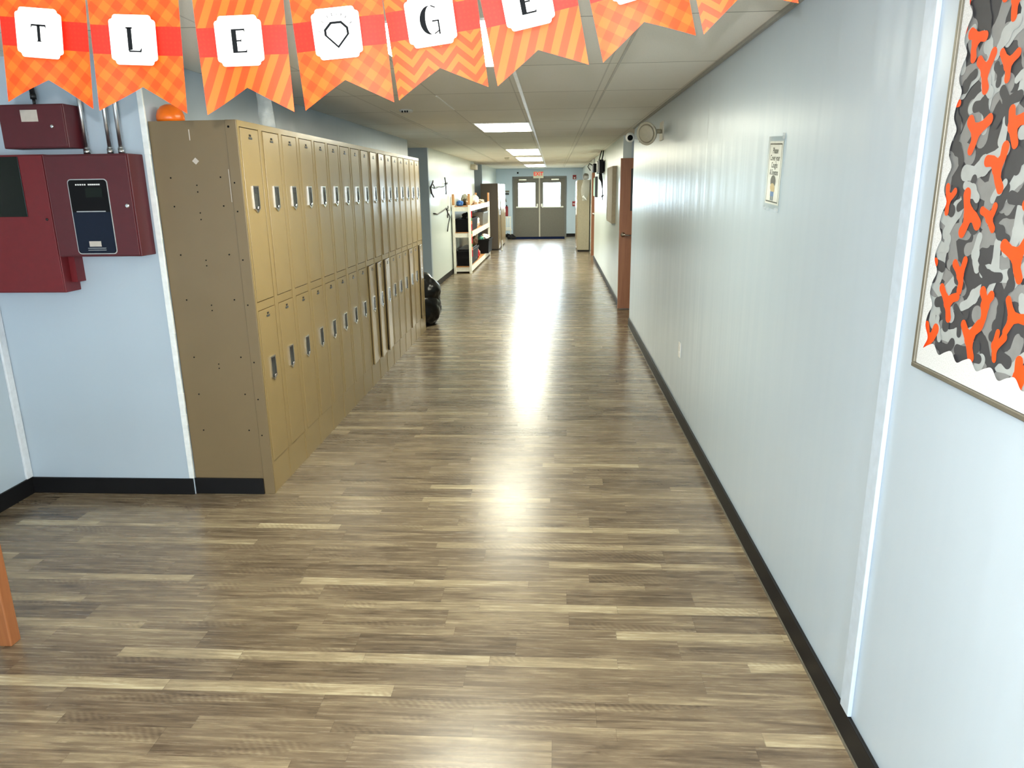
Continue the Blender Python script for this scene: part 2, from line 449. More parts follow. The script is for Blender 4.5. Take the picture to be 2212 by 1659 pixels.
# ------------------------------------------------------------------ the setting
struct(box1((-4.6, -4.2, -0.12), (2.6, YE+0.15, 0), M['floor']), 'floor')
struct(box1((-4.6, -4.2, CE), (2.6, YE+0.15, CE+0.12), M['ceil']), 'ceiling')
struct(box1((XR, -4.1, 0), (XR+0.12, 9.45, CE), M['wall']), 'wall_right')
struct(box1((XF, 10.80, 0), (XF+0.12, 18.60, CE), M['wall_far']), 'wall_right')
struct(box1((XF, 19.50, 0), (XF+0.12, YE, CE), M['wall_far']), 'wall_right')
struct(box1((XF+0.12, 10.80, 0), (2.5, 10.92, CE), M['wall']), 'wall_right')
struct(box1((XF+0.12, 19.50, 0), (2.5, 19.62, CE), M['wall']), 'wall_right')
struct(box1((2.4, 9.0, 0), (2.5, 10.8, CE), M['wall']), 'wall_right')
struct(box1((2.4, 18.0, 0), (2.5, 19.5, CE), M['wall']), 'wall_right')
struct(box1((XR+0.12, 9.0, 0), (2.4, 9.1, CE), M['wall']), 'wall_right')
struct(box1((XF+0.12, 18.0, 0), (2.4, 18.1, CE), M['wall']), 'wall_right')
struct(box1((-3.30, -4.1, 0), (-3.18, YW+0.12, CE), M['wall']), 'wall_left')
struct(box1((-3.18, YW, 0), (XL, YW+0.12, CE), M['wall']), 'wall_front')
struct(box1((XL-0.12, YW+0.12, 0), (XL, 10.95, CE), M['wall']), 'wall_left')
struct(box1((-4.3, 10.83, 0), (XL-0.12, 10.95, CE), M['wall']), 'wall_left')
struct(box1((-4.4, 10.83, 0), (-4.3, 13.12, CE), M['wall']), 'wall_left')
struct(box1((-4.3, 13.0, 0), (XLF, 13.12, CE), M['wall']), 'wall_left')
struct(box1((XLF-0.12, 13.12, 0), (XLF, 20.30, CE), M['wall_far']), 'wall_left')
struct(box1((-4.3, 20.18, 0), (XLF-0.12, 20.30, CE), M['wall']), 'wall_left')
struct(box1((-4.4, 20.18, 0), (-4.3, 22.52, CE), M['wall']), 'wall_left')
struct(box1((-4.3, 22.40, 0), (XLF, 22.52, CE), M['wall']), 'wall_left')
struct(box1((XLF-0.12, 22.52, 0), (XLF, YE, CE), M['wall_far']), 'wall_left')
w = MB()
w.box((-2.35, YE, 0), (-1.63, YE+0.14, CE), M['wall_end']); w.box((0.352, YE, 0), (1.05, YE+0.14, CE), M['wall_end'])
w.box((-1.63, YE, 2.17), (0.352, YE+0.14, CE), M['wall_end'])
struct(w, 'wall_end')
# room behind the camera: window added in the back wall to supply near daylight
w = MB()
w.box((-3.3, -4.1, 0), (XR, -3.98, 0.12), M['wall']); w.box((-3.3, -4.1, 2.33), (XR, -3.98, CE), M['wall'])
w.box((-3.3, -4.1, 0.12), (-2.9, -3.98, 2.33), M['wall']); w.box((0.6, -4.1, 0.12), (XR, -3.98, 2.33), M['wall'])
struct(w, 'wall_back')
w = MB()
for xa, xb in ((-2.9, -2.85), (-1.2, -1.1), (0.55, 0.6)): w.box((xa, -4.08, 0.12), (xb, -4.0, 2.33), M['trim'])
for za, zb in ((0.12, 0.18), (1.02, 1.08), (2.27, 2.33)): w.box((-2.9, -4.08, za), (0.6, -4.0, zb), M['trim'])
wf = struct(w, 'added_window_1')
struct(box1((-2.86, -4.045, 0.15), (0.56, -4.04, 2.30), M['glass']), 'window_pane', wf)
struct(box1((-12, YE+0.3, -0.3), (12, YE+40, -0.05), M['concrete']), 'ground')

# baseboards
BT = 0.013
def base(name, a, b): struct(box1(a, b, M['base'], 0.003), name)
base('baseboard_right', (XR-BT, -3.98, 0), (XR, 9.45, 0.102))
base('baseboard_right', (XF-BT, 10.93, 0), (XF, 18.58, 0.095))
base('baseboard_right', (XF-BT, 22.7, 0), (XF, YE, 0.1))
base('baseboard_left', (-3.18, -3.98, 0), (-3.18+BT, YW-BT, 0.102))
base('baseboard_front', (-3.18, YW-BT, 0), (XL-0.004, YW, 0.100))
base('baseboard_left', (XLF, 13.12, 0), (XLF+BT, 20.3, 0.1))
base('baseboard_left', (XLF, 22.52, 0), (XLF+BT, YE, 0.1))
base('baseboard_end', (0.355, YE-BT, 0), (XF-BT, YE, 0.11))
base('baseboard_end', (XLF+BT, YE-BT, 0), (-1.635, YE, 0.11))
# wooden-edged quarter bead at the foot of the right wall
struct(box1((XR-BT-0.004, -3.9, 0.0), (XR-BT, 9.40, 0.010), M['frameolive']), 'trim_1')
# vertical batten on the right wall, corner batten left, caulked bead beside the lockers
M['batten'] = mat('pale_blue_batten_paint', (0.52, 0.62, 0.73), 0.3)
struct(box1((XR-0.014, 2.024, 0.103), (XR, 2.088, CE), M['batten'], 0.003), 'trim_2')
struct(box1((-3.18, YW-0.055, 0.103), (-3.165, YW-0.004, CE), M['trim'], 0.004), 'trim_3')
c = MB()
z = 0.103
while z < CE-0.01:
    z2 = min(CE, z+random.uniform(0.03, 0.12)); k = random.uniform(0.0, 0.005)
    c.box((XL-0.024, YW-0.010-k*0.4, z), (XL+0.004+k, YW+0.003, z2+0.002), M['caulk'], 0.002); z = z2
struct(c, 'trim_4')
struct(box1((XR-0.018, -3.98, CE-0.018), (XR, 9.45, CE), mat('wall_angle_shadow_grey', (0.33, 0.33, 0.30), 0.5)), 'trim_5')  # thin angle strip, its grey carries the shadow line under the ceiling
# ceiling grid runners
def runner(x0, y0, y1, m, name, w=0.024, sl=-0.005):
    b = MB(); b.prism([(x0-w/2+sl*(y0-4.7), y0), (x0+w/2+sl*(y0-4.7), y0), (x0+w/2+sl*(y1-4.7), y1), (x0-w/2+sl*(y1-4.7), y1)], 'xy', CE-0.004, CE, m)
    struct(b, name)
runner(-0.265, -3.9, 27.5, M['tee'], 'trim_6')
runner(-0.925, 5.95, 6.98, M['tee'], 'trim_7', 0.014)
M['tee2'] = mat('tarnished_grid_metal', (0.62, 0.61, 0.56), 0.5)
runner(-0.905, 10.5, 27.5, M['tee2'], 'trim_8', 0.016)
runner(0.36, 3.2, 27.0, M['tee2'], 'trim_9', 0.014)
runner(-1.50, 6.9, 20.0, M['tee2'], 'trim_10', 0.014)

# ------------------------------------------------------------------ end doors
fr = MB()
for a, b in (((-1.63, YE-0.03, 0), (-1.57, YE+0.10, 2.17)), ((0.292, YE-0.03, 0), (0.352, YE+0.10, 2.17)), ((-1.57, YE-0.03, 2.10), (0.292, YE+0.10, 2.17))):
    fr.box(a, b, M['framegrey'], 0.004)
struct(fr, 'trim_11')
def end_leaf(n, x0, x1, wx0, wx1, side):
    b = MB(); y0, y1 = YE+0.01, YE+0.055; z0, z1 = 1.09, 1.94
    b.box((x0, y0, 0.0), (x1, y1, z0), M['doorgrey']); b.box((x0, y0, z1), (x1, y1, 2.104), M['doorgrey'])
    b.box((x0, y0, z0), (wx0, y1, z1), M['doorgrey']); b.box((wx1, y0, z0), (x1, y1, z1), M['doorgrey'])
    d = struct(b, 'door_%d' % n, None, 'grey double-door leaf on the %s of the centre post at the corridor end' % side)
    g = MB(); t = 0.022
    for a, c in (((wx0-t, y0-0.008, z0-t), (wx1+t, y0, z0)), ((wx0-t, y0-0.008, z1), (wx1+t, y0, z1+t)), ((wx0-t, y0-0.008, z0), (wx0, y0, z1)), ((wx1, y0-0.008, z0), (wx1+t, y0, z1))):
        g.box(a, c, M['framegrey'])
    struct(g, 'window_frame', d)
    struct(box1((wx0, YE+0.03, z0), (wx1, YE+0.034, z1), M['glass']), 'window_pane', d)
    p = MB(); p.box((x0+0.07, y0-0.075, 1.055), (x1-0.05, y0-0.045, 1.10), M['bar'], 0.006)
    e = x1-0.09 if side == 'left' else x0+0.05
    for xx in (x0+0.08, x1-0.12): p.box((xx, y0-0.05, 1.05), (xx+0.05, y0, 1.11), M['bar'], 0.004)
    p.box((e-0.01, y0-0.055, 1.09), (e+0.05, y0-0.005, 1.20), M['bar'], 0.01)
    struct(p, 'panic_bar', d)
    q = MB(); cx = (x0+x1)/2+(-0.12 if side == 'left' else 0.12)
    q.box((cx-0.16, y0-0.06, 2.03), (cx+0.12, y0, 2.075), M['bar'], 0.004)
    q.box((cx+0.0, y0-0.045, 2.076), (cx+0.22, y0-0.025, 2.09), M['framegrey'])
    struct(q, 'door_closer', d)
end_leaf(1, -1.574, -0.650, -1.42, -0.80, 'left')
end_leaf(2, -0.628, 0.296, -0.50, 0.13, 'right')
struct(box1((-0.665, YE-0.035, 0), (-0.613, YE+0.06, 2.098), M['mullion'], 0.004), 'trim_12')
m_ = MB(); m_.box((-1.58, 26.30, 0.0), (0.28, 27.5, 0.010), M['mat'], 0.003)
tag(m_.build('door_mat', loc=(-0.65, 26.9, 0)), 'dark navy entrance mat on the floor before the double doors', 'mat')

# exit sign
ex = thing('exit_sign', (-0.675, YE-0.004, 2.10), 'illuminated sign with red EXIT letters above the double doors', 'sign')
box1((-0.86, YE-0.075, 2.10), (-0.49, YE-0.004, 2.34), M['exitbody'], 0.006).build('housing', ex)
t_ = MB(); t_.text('EXIT', 0.185, M['exitred'], lambda x, y, d: (-0.675+x*0.92, YE-0.0765, 2.25+y*1.0), bold=0.004)
t_.build('lettering', ex)

# wood doors in the two alcoves
def wood_door(n, y, x0, x1, top, label):
    b = MB(); b.box((x0, y-0.05, 0.012), (x1, y-0.006, top), M['doorwood'], 0.002)
    d = struct(b, 'door_%d' % n, None, label)
    lx = x0+0.148
    struct(box1((lx, y-0.056, 1.42), (lx+0.12, y-0.050, 2.0), M['blackmetal'], 0.002), 'window_pane', d)
    h = MB(); hx = x0+0.055; hz = 1.085
    h.lathe([(0.0, 0.0), (0.034, 0.0), (0.034, 0.008), (0.018, 0.014), (0.012, 0.05), (0.0, 0.052)], M['brass'], (hx, y-0.05, hz), (0, -1, 0))
    h.tube([(hx, y-0.098, hz), (hx+0.03, y-0.10, hz), (hx+0.08, y-0.10, hz-0.006), (hx+0.125, y-0.098, hz-0.012)], [0.012, 0.012, 0.011, 0.009], M['brass'])
    struct(h, 'lever_handle', d)
    struct(box1((x0-0.003, y-0.04, 1.03), (x0, y-0.016, 1.14), M['brass']), 'latch_plate', d)
wood_door(3, 10.80, 0.898, 1.80, 2.142, 'orange-brown wood door past the end of the near right wall')
wood_door(4, 19.50, 0.898, 1.80, 2.12, 'orange-brown wood door edge beside the beige cabinet')

# ------------------------------------------------------------------ ceiling lights
def troffer(yc, label, x1off=-0.016):
    xr = -0.265-0.005*(yc-4.7)+x1off; x0, x1 = xr-0.625, xr; y0, y1 = yc-0.62, yc+0.62
    r = thing('ceiling_light', ((x0+x1)/2, yc, CE), label, 'ceiling light', 'troffer lights along the corridor ceiling')
    f = MB(); t = 0.016; za, zb = CE-0.007, CE
    for a, b in (((x0, y0, za), (x1, y0+t, zb)), ((x0, y1-t, za), (x1, y1, zb)), ((x0, y0+t, za), (x0+t, y1-t, zb)), ((x1-t, y0+t, za), (x1, y1-t, zb))):
        f.box(a, b, M['tee'])
    f.build('frame', r)
    d = MB(); d.box((x0+t, y0+t, CE-0.005), (x1-t, y1-t, CE-0.001), LAMP)
    d.build('diffuser', r)
for yc, lab in ((3.98, 'lit ceiling light glimpsed between the pennants'), (9.05, 'nearest lit ceiling panel below the banner, in front of the alcove'),
                (14.6, 'lit ceiling panel, second in line beyond the nearest one'), (15.86, 'lit ceiling panel, third in line beyond the nearest one'),
                (18.2, 'lit ceiling panel, fourth in line, about over the shelving'), (19.46, 'lit ceiling panel, fifth in line, over the far end of the shelving'),
                (23.5, 'lit ceiling panel, sixth in line, near the brown cabinets'), (24.8, 'lit ceiling panel closest to the exit sign'),
                (-0.9, 'added lit ceiling panel behind the viewpoint, out of view')):  # last panel is unseen, added to light the near end
    troffer(yc, lab)

# ------------------------------------------------------------------ lockers
P = 0.3065; Y0L = 3.955; XB = XL+0.004; XFc = -1.684
ordn = ['', 'second', 'third', 'fourth', 'fifth', 'sixth', 'seventh', 'eighth', 'ninth', 'tenth', 'eleventh', 'twelfth', 'thirteenth', 'fourteenth', 'fifteenth', 'sixteenth', 'seventeenth']
def handle_mesh():
    """recessed shield-shaped pull, local: y across, z up, x out; origin at centre"""
    b = MB(); w, h, p = 0.040, 0.062, 0.024
    out = [(-w, h), (-w, -h), (0, -h-p), (w, -h), (w, h)]
    inn = [(-w+0.010, h-0.008), (-w+0.010, -h+0.002), (0, -h-p+0.016), (w-0.010, -h+0.002), (w-0.010, h-0.008)]
    k = b.mi(M['chrome']); kp = b.mi(M['pocket'])
    def ring(A, xa, B, xb, mi):
        va = [b.bm.verts.new((xa, y, z)) for y, z in A]; vb = [b.bm.verts.new((xb, y, z)) for y, z in B]
        for i in range(5):
            f = b.bm.faces.new((va[i], va[(i+1) % 5], vb[(i+1) % 5], vb[i])); f.material_index = mi
        return vb
    ring(out, 0.0, out, 0.006, k); ring(out, 0.006, inn, 0.006, k); vb = ring(inn, 0.006, inn, 0.0012, kp)
    f = b.bm.faces.new(vb); f.material_index = kp
    b.box((0.0012, -0.024, 0.022), (0.005, 0.024, 0.052), M['blackmetal'], 0.001)
    b.box((0.0012, -0.012, -0.064), (0.014, 0.012, -0.048), M['chrome'], 0.003)
    return b
def locker_shell(end=False):
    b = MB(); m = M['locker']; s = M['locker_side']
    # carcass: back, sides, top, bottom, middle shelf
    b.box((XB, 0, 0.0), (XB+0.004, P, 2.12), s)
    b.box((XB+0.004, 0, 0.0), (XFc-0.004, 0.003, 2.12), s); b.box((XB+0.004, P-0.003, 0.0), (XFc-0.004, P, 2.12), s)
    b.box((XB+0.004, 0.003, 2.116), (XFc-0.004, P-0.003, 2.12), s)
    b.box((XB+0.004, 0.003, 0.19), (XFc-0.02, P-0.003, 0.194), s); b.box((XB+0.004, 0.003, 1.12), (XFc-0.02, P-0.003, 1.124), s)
    # front frame
    b.box((XFc-0.012, 0, 0.0), (XFc, 0.020, 2.12), m); b.box((XFc-0.012, P-0.038, 0.0), (XFc, P, 2.12), m)
    b.box((XFc-0.012, 0.020, 2.088), (XFc, P-0.038, 2.12), m); b.box((XFc-0.012, 0.020, 1.100), (XFc, P-0.038, 1.146), m)
    b.box((XFc-0.012, 0.020, 0.0), (XFc-0.003, P-0.038, 0.194), m)
    b.box((XFc, P-0.036, 0.2), (XFc+0.004, P-0.022, 2.09), m, 0.0015)      # folded stile lip
    return b
DW0, DW1 = 0.023, P-0.041
def door_shell(z0, z1):
    b = MB(); yl = DW1-DW0
    b.box((-0.010, -yl, z0), (0.0025, 0, z1), M['locker'], 0.0022)
    return b
me_shell = me_up = me_lo = me_h = me_p = None
LK = []
def make_locker():
    r = thing('locker', (0, 0, 0), 'tan', 'locker', 'double-tier tan lockers in a row along the left wall')
    locker_shell().build('locker_body', r)
    for (za, zb, hz, pz) in ((1.150, 2.084, 1.722, 2.035), (0.198, 1.096, 0.752, 1.055)):
        d = door_shell(za, zb).build('door', r); d.location = (XFc, DW1, 0)
        h = handle_mesh().build('handle', d); h.location = (0.0025, -(DW1-DW0)/2+0.002, hz)
        pl = MB(); pl.box((0.0, -0.022, -0.006), (0.003, 0.022, 0.006), M['pocket'], 0.001); pl.box((0.0, -0.012, 0.010), (0.002, 0.012, 0.020), M['void'])
        q = pl.build('number_plate', d); q.location = (0.0025, -(DW1-DW0)/2+0.004, pz)
    return r
def copy_tree(o, parent=None):
    c = o.copy(); COL.objects.link(c)
    if parent is not None: c.parent = parent
    for ch in list(o.children): copy_tree(ch, c)
    return c
proto = make_locker()
ajar_low = {8: 3.2, 9: 4.5, 10: 4.8, 14: 2.6, 16: 4.5}
ajar_up = {1: 0.6, 8: 0.5, 9: 1.6, 10: 2.2, 11: 1.0, 12: 0.6}
for k in range(17):
    o = proto if k == 0 else copy_tree(proto)
    o.location = (0, Y0L+k*P, 0)
    if k == 0: lab = 'tan two-tier metal locker at the near end, flat side panel showing'
    elif k == 16: lab = 'tan two-tier metal locker at the far end, next to the black bag'
    else: lab = 'tan two-tier metal locker, %s from the near end of the row' % ordn[k]
    if k in (8, 9, 10): lab += ', lower door slightly ajar'
    o['label'] = lab
    ds = [c for c in o.children if c.name.startswith('door')]
    ds.sort(key=lambda c: -min(v.co.z for v in c.data.vertices))
    ds[0].rotation_euler.z = math.radians(-ajar_up.get(k, random.uniform(-0.15, 0.25)))*-1 if False else math.radians(ajar_up.get(k, random.uniform(0, 0.25)))
    ds[1].rotation_euler.z = math.radians(ajar_low.get(k, random.uniform(0, 0.2)))
LK0 = proto
# the first locker's exposed side
ep = MB(); ye = Y0L
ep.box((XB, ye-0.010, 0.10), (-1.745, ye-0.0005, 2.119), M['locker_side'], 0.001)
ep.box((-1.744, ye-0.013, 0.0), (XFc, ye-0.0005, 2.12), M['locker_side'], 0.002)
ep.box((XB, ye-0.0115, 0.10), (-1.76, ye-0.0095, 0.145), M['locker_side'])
ep.build('side_panel', LK0)
def screw(x, z, d, r_):
    MB().lathe([(0, 0), (r_, 0), (r_, 0.0014), (r_*0.6, 0.0026), (0, 0.0028)], M['ink'], (x, ye-d, z), (0, -1, 0), 10).build('screw', LK0, loc=(x, ye-d, z))
for zz in (1.83, 1.68, 1.42, 1.17, 0.84, 0.62, 0.40):
    for xx in (-2.075, -1.80): screw(xx, zz, 0.010, 0.0042)
    screw(-1.725, zz-0.03, 0.0128, 0.0042)
for zz in (1.79, 1.755, 1.645, 1.61, 1.39, 1.36, 1.14, 1.11, 0.80, 0.775): screw(-1.935, zz, 0.010, 0.0036)
screw(-1.726, 2.085, 0.0128, 0.006)
st = MB(); st.prism([(-1.945, 1.915), (-1.926, 1.897), (-1.907, 1.914), (-1.926, 1.932)], 'xz', ye-0.0112, ye-0.0098, M['plate'])
st.build('sticker', LK0)['label'] = 'small pale diamond sticker'
box1((-1.946, ye-0.0106, 2.02), (-1.941, ye-0.0098, 2.075), M['plate']).build('scratch', LK0)
box1((-1.752, ye-0.0136, 1.70), (-1.749, ye-0.0128, 1.87), M['plate']).build('scratch', LK0)
struct(box1((XL, ye-0.022, 0), (-1.745, ye-0.0125, 0.100), M['base'], 0.003), 'baseboard_locker')

# things on top of the lockers
ob = MB(); ob.lathe([(0.0, 0.0), (0.066, 0.0), (0.072, 0.014), (0.071, 0.034), (0.062, 0.060), (0.045, 0.080), (0.022, 0.091), (0.0, 0.094)], M['orangep'], (-2.085, 4.045, 2.1205), seg=40)
tag(ob.build('dome', loc=(-2.085, 4.045, 2.1205)), 'orange plastic dome on the locker top against the wall corner', 'dome')
bg = MB(); bm_ = bg.bm; k = bg.mi(M['film'])
from mathutils import noise as NZ
nx, nz = 10, 12; G = []
for side in (0, 1):
    g = []
    for i in range(nx+1):
        rw = []
        for j in range(nz+1):
            u = i/nx; v = j/nz; bulge = 0.045*math.sin(PI*u)**0.7*(1-0.6*v)*(1 if side else -1)
            n = NZ.noise(Vector((u*4, v*4, side*3.0)))*0.012
            rw.append(bm_.verts.new((-1.77+0.10*u-0.02*u*v, 4.48+bulge+n, 2.1215+0.215*v)))
        g.append(rw)
    G.append(g)
for side in (0, 1):
    for i in range(nx):
        for j in range(nz):
            f = bm_.faces.new((G[side][i][j], G[side][i+1][j], G[side][i+1][j+1], G[side][i][j+1])); f.smooth = True; f.material_index = k
for i in range(nx):
    bm_.faces.new((G[0][i][0], G[0][i+1][0], G[1][i+1][0], G[1][i][0]))
bmesh.ops.remove_doubles(bm_, verts=bm_.verts[:], dist=0.0004)
tag(bg.build('plastic_bag', loc=(-1.72, 4.48, 2.1215)), 'clear plastic bag standing on the locker top', 'bag')

# ------------------------------------------------------------------ fire alarm boxes and conduits
r = thing('junction_box', (-2.68, YW, 2.0), 'small dark red steel box above the other two, pale sticker on it', 'electrical box')
b = MB(); b.box((-2.868, 3.80, 1.985), (-2.515, YW, 2.20), M['red1'], 0.004); b.build('enclosure', r)
box1((-2.862, 3.794, 1.991), (-2.521, 3.800, 2.194), M['red1'], 0.002).build('door', r)
box1((-2.745, 3.7925, 2.115), (-2.655, 3.794, 2.172), M['plate']).build('sticker', r)['label'] = 'pale sticker'
MB().lathe([(0, 0), (0.009, 0), (0.009, 0.006), (0.006, 0.008), (0, 0.008)], M['chrome'], (-2.585, 3.794, 2.09), (0, -1, 0)).build('lock', r)
r = thing('alarm_cabinet', (-2.9, YW, 1.24), 'crimson steel cabinet at left edge with dark glass window', 'electrical cabinet')
b = MB(); b.box((-3.13, 3.80, 1.235), (-2.667, YW, 1.955), M['red2'], 0.004); b.box((-2.667, 3.86, 1.285), (-2.632, YW, 1.426), M['red2']); b.build('enclosure', r)
box1((-3.124, 3.792, 1.241), (-2.671, 3.800, 1.949), M['red2'], 0.002).build('door', r)
box1((-3.09, 3.788, 1.640), (-2.80, 3.792, 1.945), M['lcd'], 0.002).build('window', r)
MB().lathe([(0, 0), (0.007, 0), (0.006, 0.004), (0, 0.004)], M['blackmetal'], (-2.70, 3.792, 1.625), (0, -1, 0)).build('lock', r)
r = thing('alarm_control_panel', (-2.43, YW, 1.43), 'dark red fire alarm panel with navy keypad plate, beside the lockers', 'fire alarm panel')
box1((-2.663, 3.79, 1.428), (-2.205, YW, 1.952), M['red1'], 0.004).build('enclosure', r)
box1((-2.655, 3.782, 1.436), (-2.213, 3.790, 1.944), M['red1'], 0.002).build('door', r)
def rrect(x0, x1, z0, z1, rad, n=5):
    p = []
    for cx, cz, a in ((x1-rad, z1-rad, 0), (x0+rad, z1-rad, 90), (x0+rad, z0+rad, 180), (x1-rad, z0+rad, 270)):
        for i in range(n+1):
            t = math.radians(a+90*i/n); p.append((cx+rad*math.cos(t), cz+rad*math.sin(t)))
    return p
b = MB(); b.prism(rrect(-2.548, -2.332, 1.442, 1.828, 0.02), 'xz', 3.7795, 3.782, M['grey_ink'])
b.prism(rrect(-2.5435, -2.3365, 1.4465, 1.8235, 0.017), 'xz', 3.7785, 3.7800, M['blackplastic'])
b.prism([(-2.5425, 1.66), (-2.5425, 1.465), (-2.528, 1.4480), (-2.352, 1.4480), (-2.3375, 1.465), (-2.3375, 1.66)], 'xz', 3.7780, 3.7790, M['navy'])
b.box((-2.520, 3.7775, 1.661), (-2.362, 3.7785, 1.666), M['grey_ink'])
for i in range(5): b.box((-2.505+i*0.012, 3.7775, 1.796), (-2.497+i*0.012, 3.7785, 1.803), M['white'])
for i in range(6): b.box((-2.437+i*0.011, 3.7775, 1.796), (-2.4275+i*0.011, 3.7785, 1.803), M['white'])
for zz in (1.472, 1.462): b.box((-2.49, 3.7772, zz), (-2.39, 3.7780, zz+0.003), M['grey_ink'])
b.build('keypad_plate', r)
box1((-2.455, 3.7765, 1.735), (-2.365, 3.7785, 1.785), M['lcd']).build('display', r)
box1((-2.478, 3.7765, 1.482), (-2.413, 3.7780, 1.510), M['plate']).build('sticker', r)
MB().lathe([(0, 0), (0.011, 0), (0.011, 0.008), (0.007, 0.010), (0, 0.010)], M['chrome'], (-2.24, 3.782, 1.69), (0, -1, 0)).build('lock', r)
def conduit(x, z0, label):
    r = thing('conduit', (x, YW-0.022, z0), label, 'conduit', 'conduits above the alarm boxes')
    MB().cyl((x, YW-0.022, z0), (x, YW-0.022, CE-0.002), 0.0115, M['steel'], 16).build('tube', r)
    b = MB(); b.cyl((x, YW-0.022, z0), (x, YW-0.022, z0+0.028), 0.017, M['steel'], 12); b.cyl((x, YW-0.022, z0+0.028), (x, YW-0.022, z0+0.036), 0.014, M['steel'], 12); b.build('connector', r)
    b = MB(); b.box((x-0.028, YW-0.006, 2.25), (x+0.028, YW-0.0005, 2.27), M['steel'], 0.001); b.tube([(x-0.016, YW-0.004, 2.26), (x-0.015, YW-0.03, 2.26), (x, YW-0.037, 2.26), (x+0.015, YW-0.03, 2.26), (x+0.016, YW-0.004, 2.26)], 0.003, M['steel']); b.build('strap', r)
conduit(-2.495, 1.955, 'steel conduit rising right beside the small red box')
conduit(-2.366, 1.955, 'steel conduit, middle of three, rising from the keypad panel')
conduit(-2.305, 1.955, 'steel conduit nearest the lockers, rising from the keypad panel')
b = MB(); b.tube([(-2.735, YW-0.03, 2.255), (-2.74, YW-0.03, 2.34), (-2.745, YW-0.03, CE-0.003)], 0.013, M['blackmetal'], 12)
b.cyl((-2.735, YW-0.03, 2.235), (-2.735, YW-0.03, 2.26), 0.015, M['blackmetal']); b.tube([(-2.735, YW-0.03, 2.24), (-2.735, YW-0.03, 2.2)], 0.008, M['blackmetal'])
tag(b.build('black_cable', loc=(-2.735, YW-0.03, 2.2)), 'thick black cable dropping to the small red box', 'cable')

# ------------------------------------------------------------------ wooden table at the left edge
r = thing('table', (-2.68, 1.95, 0), 'orange-brown wooden table, only its leg visible at the left edge', 'table')
box1((-3.13, 1.40, 0.715), (-2.150, 2.492, 0.75), M['postwood'], 0.004).build('tabletop', r)
for lx, ly in ((-2.232, 2.414), (-2.232, 1.45), (-3.11, 2.414), (-3.11, 1.45)):
    b = MB(); b.box((lx, ly, 0.0), (lx+0.052, ly+0.055, 0.715), M['postwood'], 0.005); b.build('leg', r)
b = MB()
b.box((-3.058, 2.43, 0.63), (-2.232, 2.452, 0.715), M['postwood']); b.box((-3.058, 1.465, 0.63), (-2.232, 1.487, 0.715), M['postwood'])
b.build('apron', r)

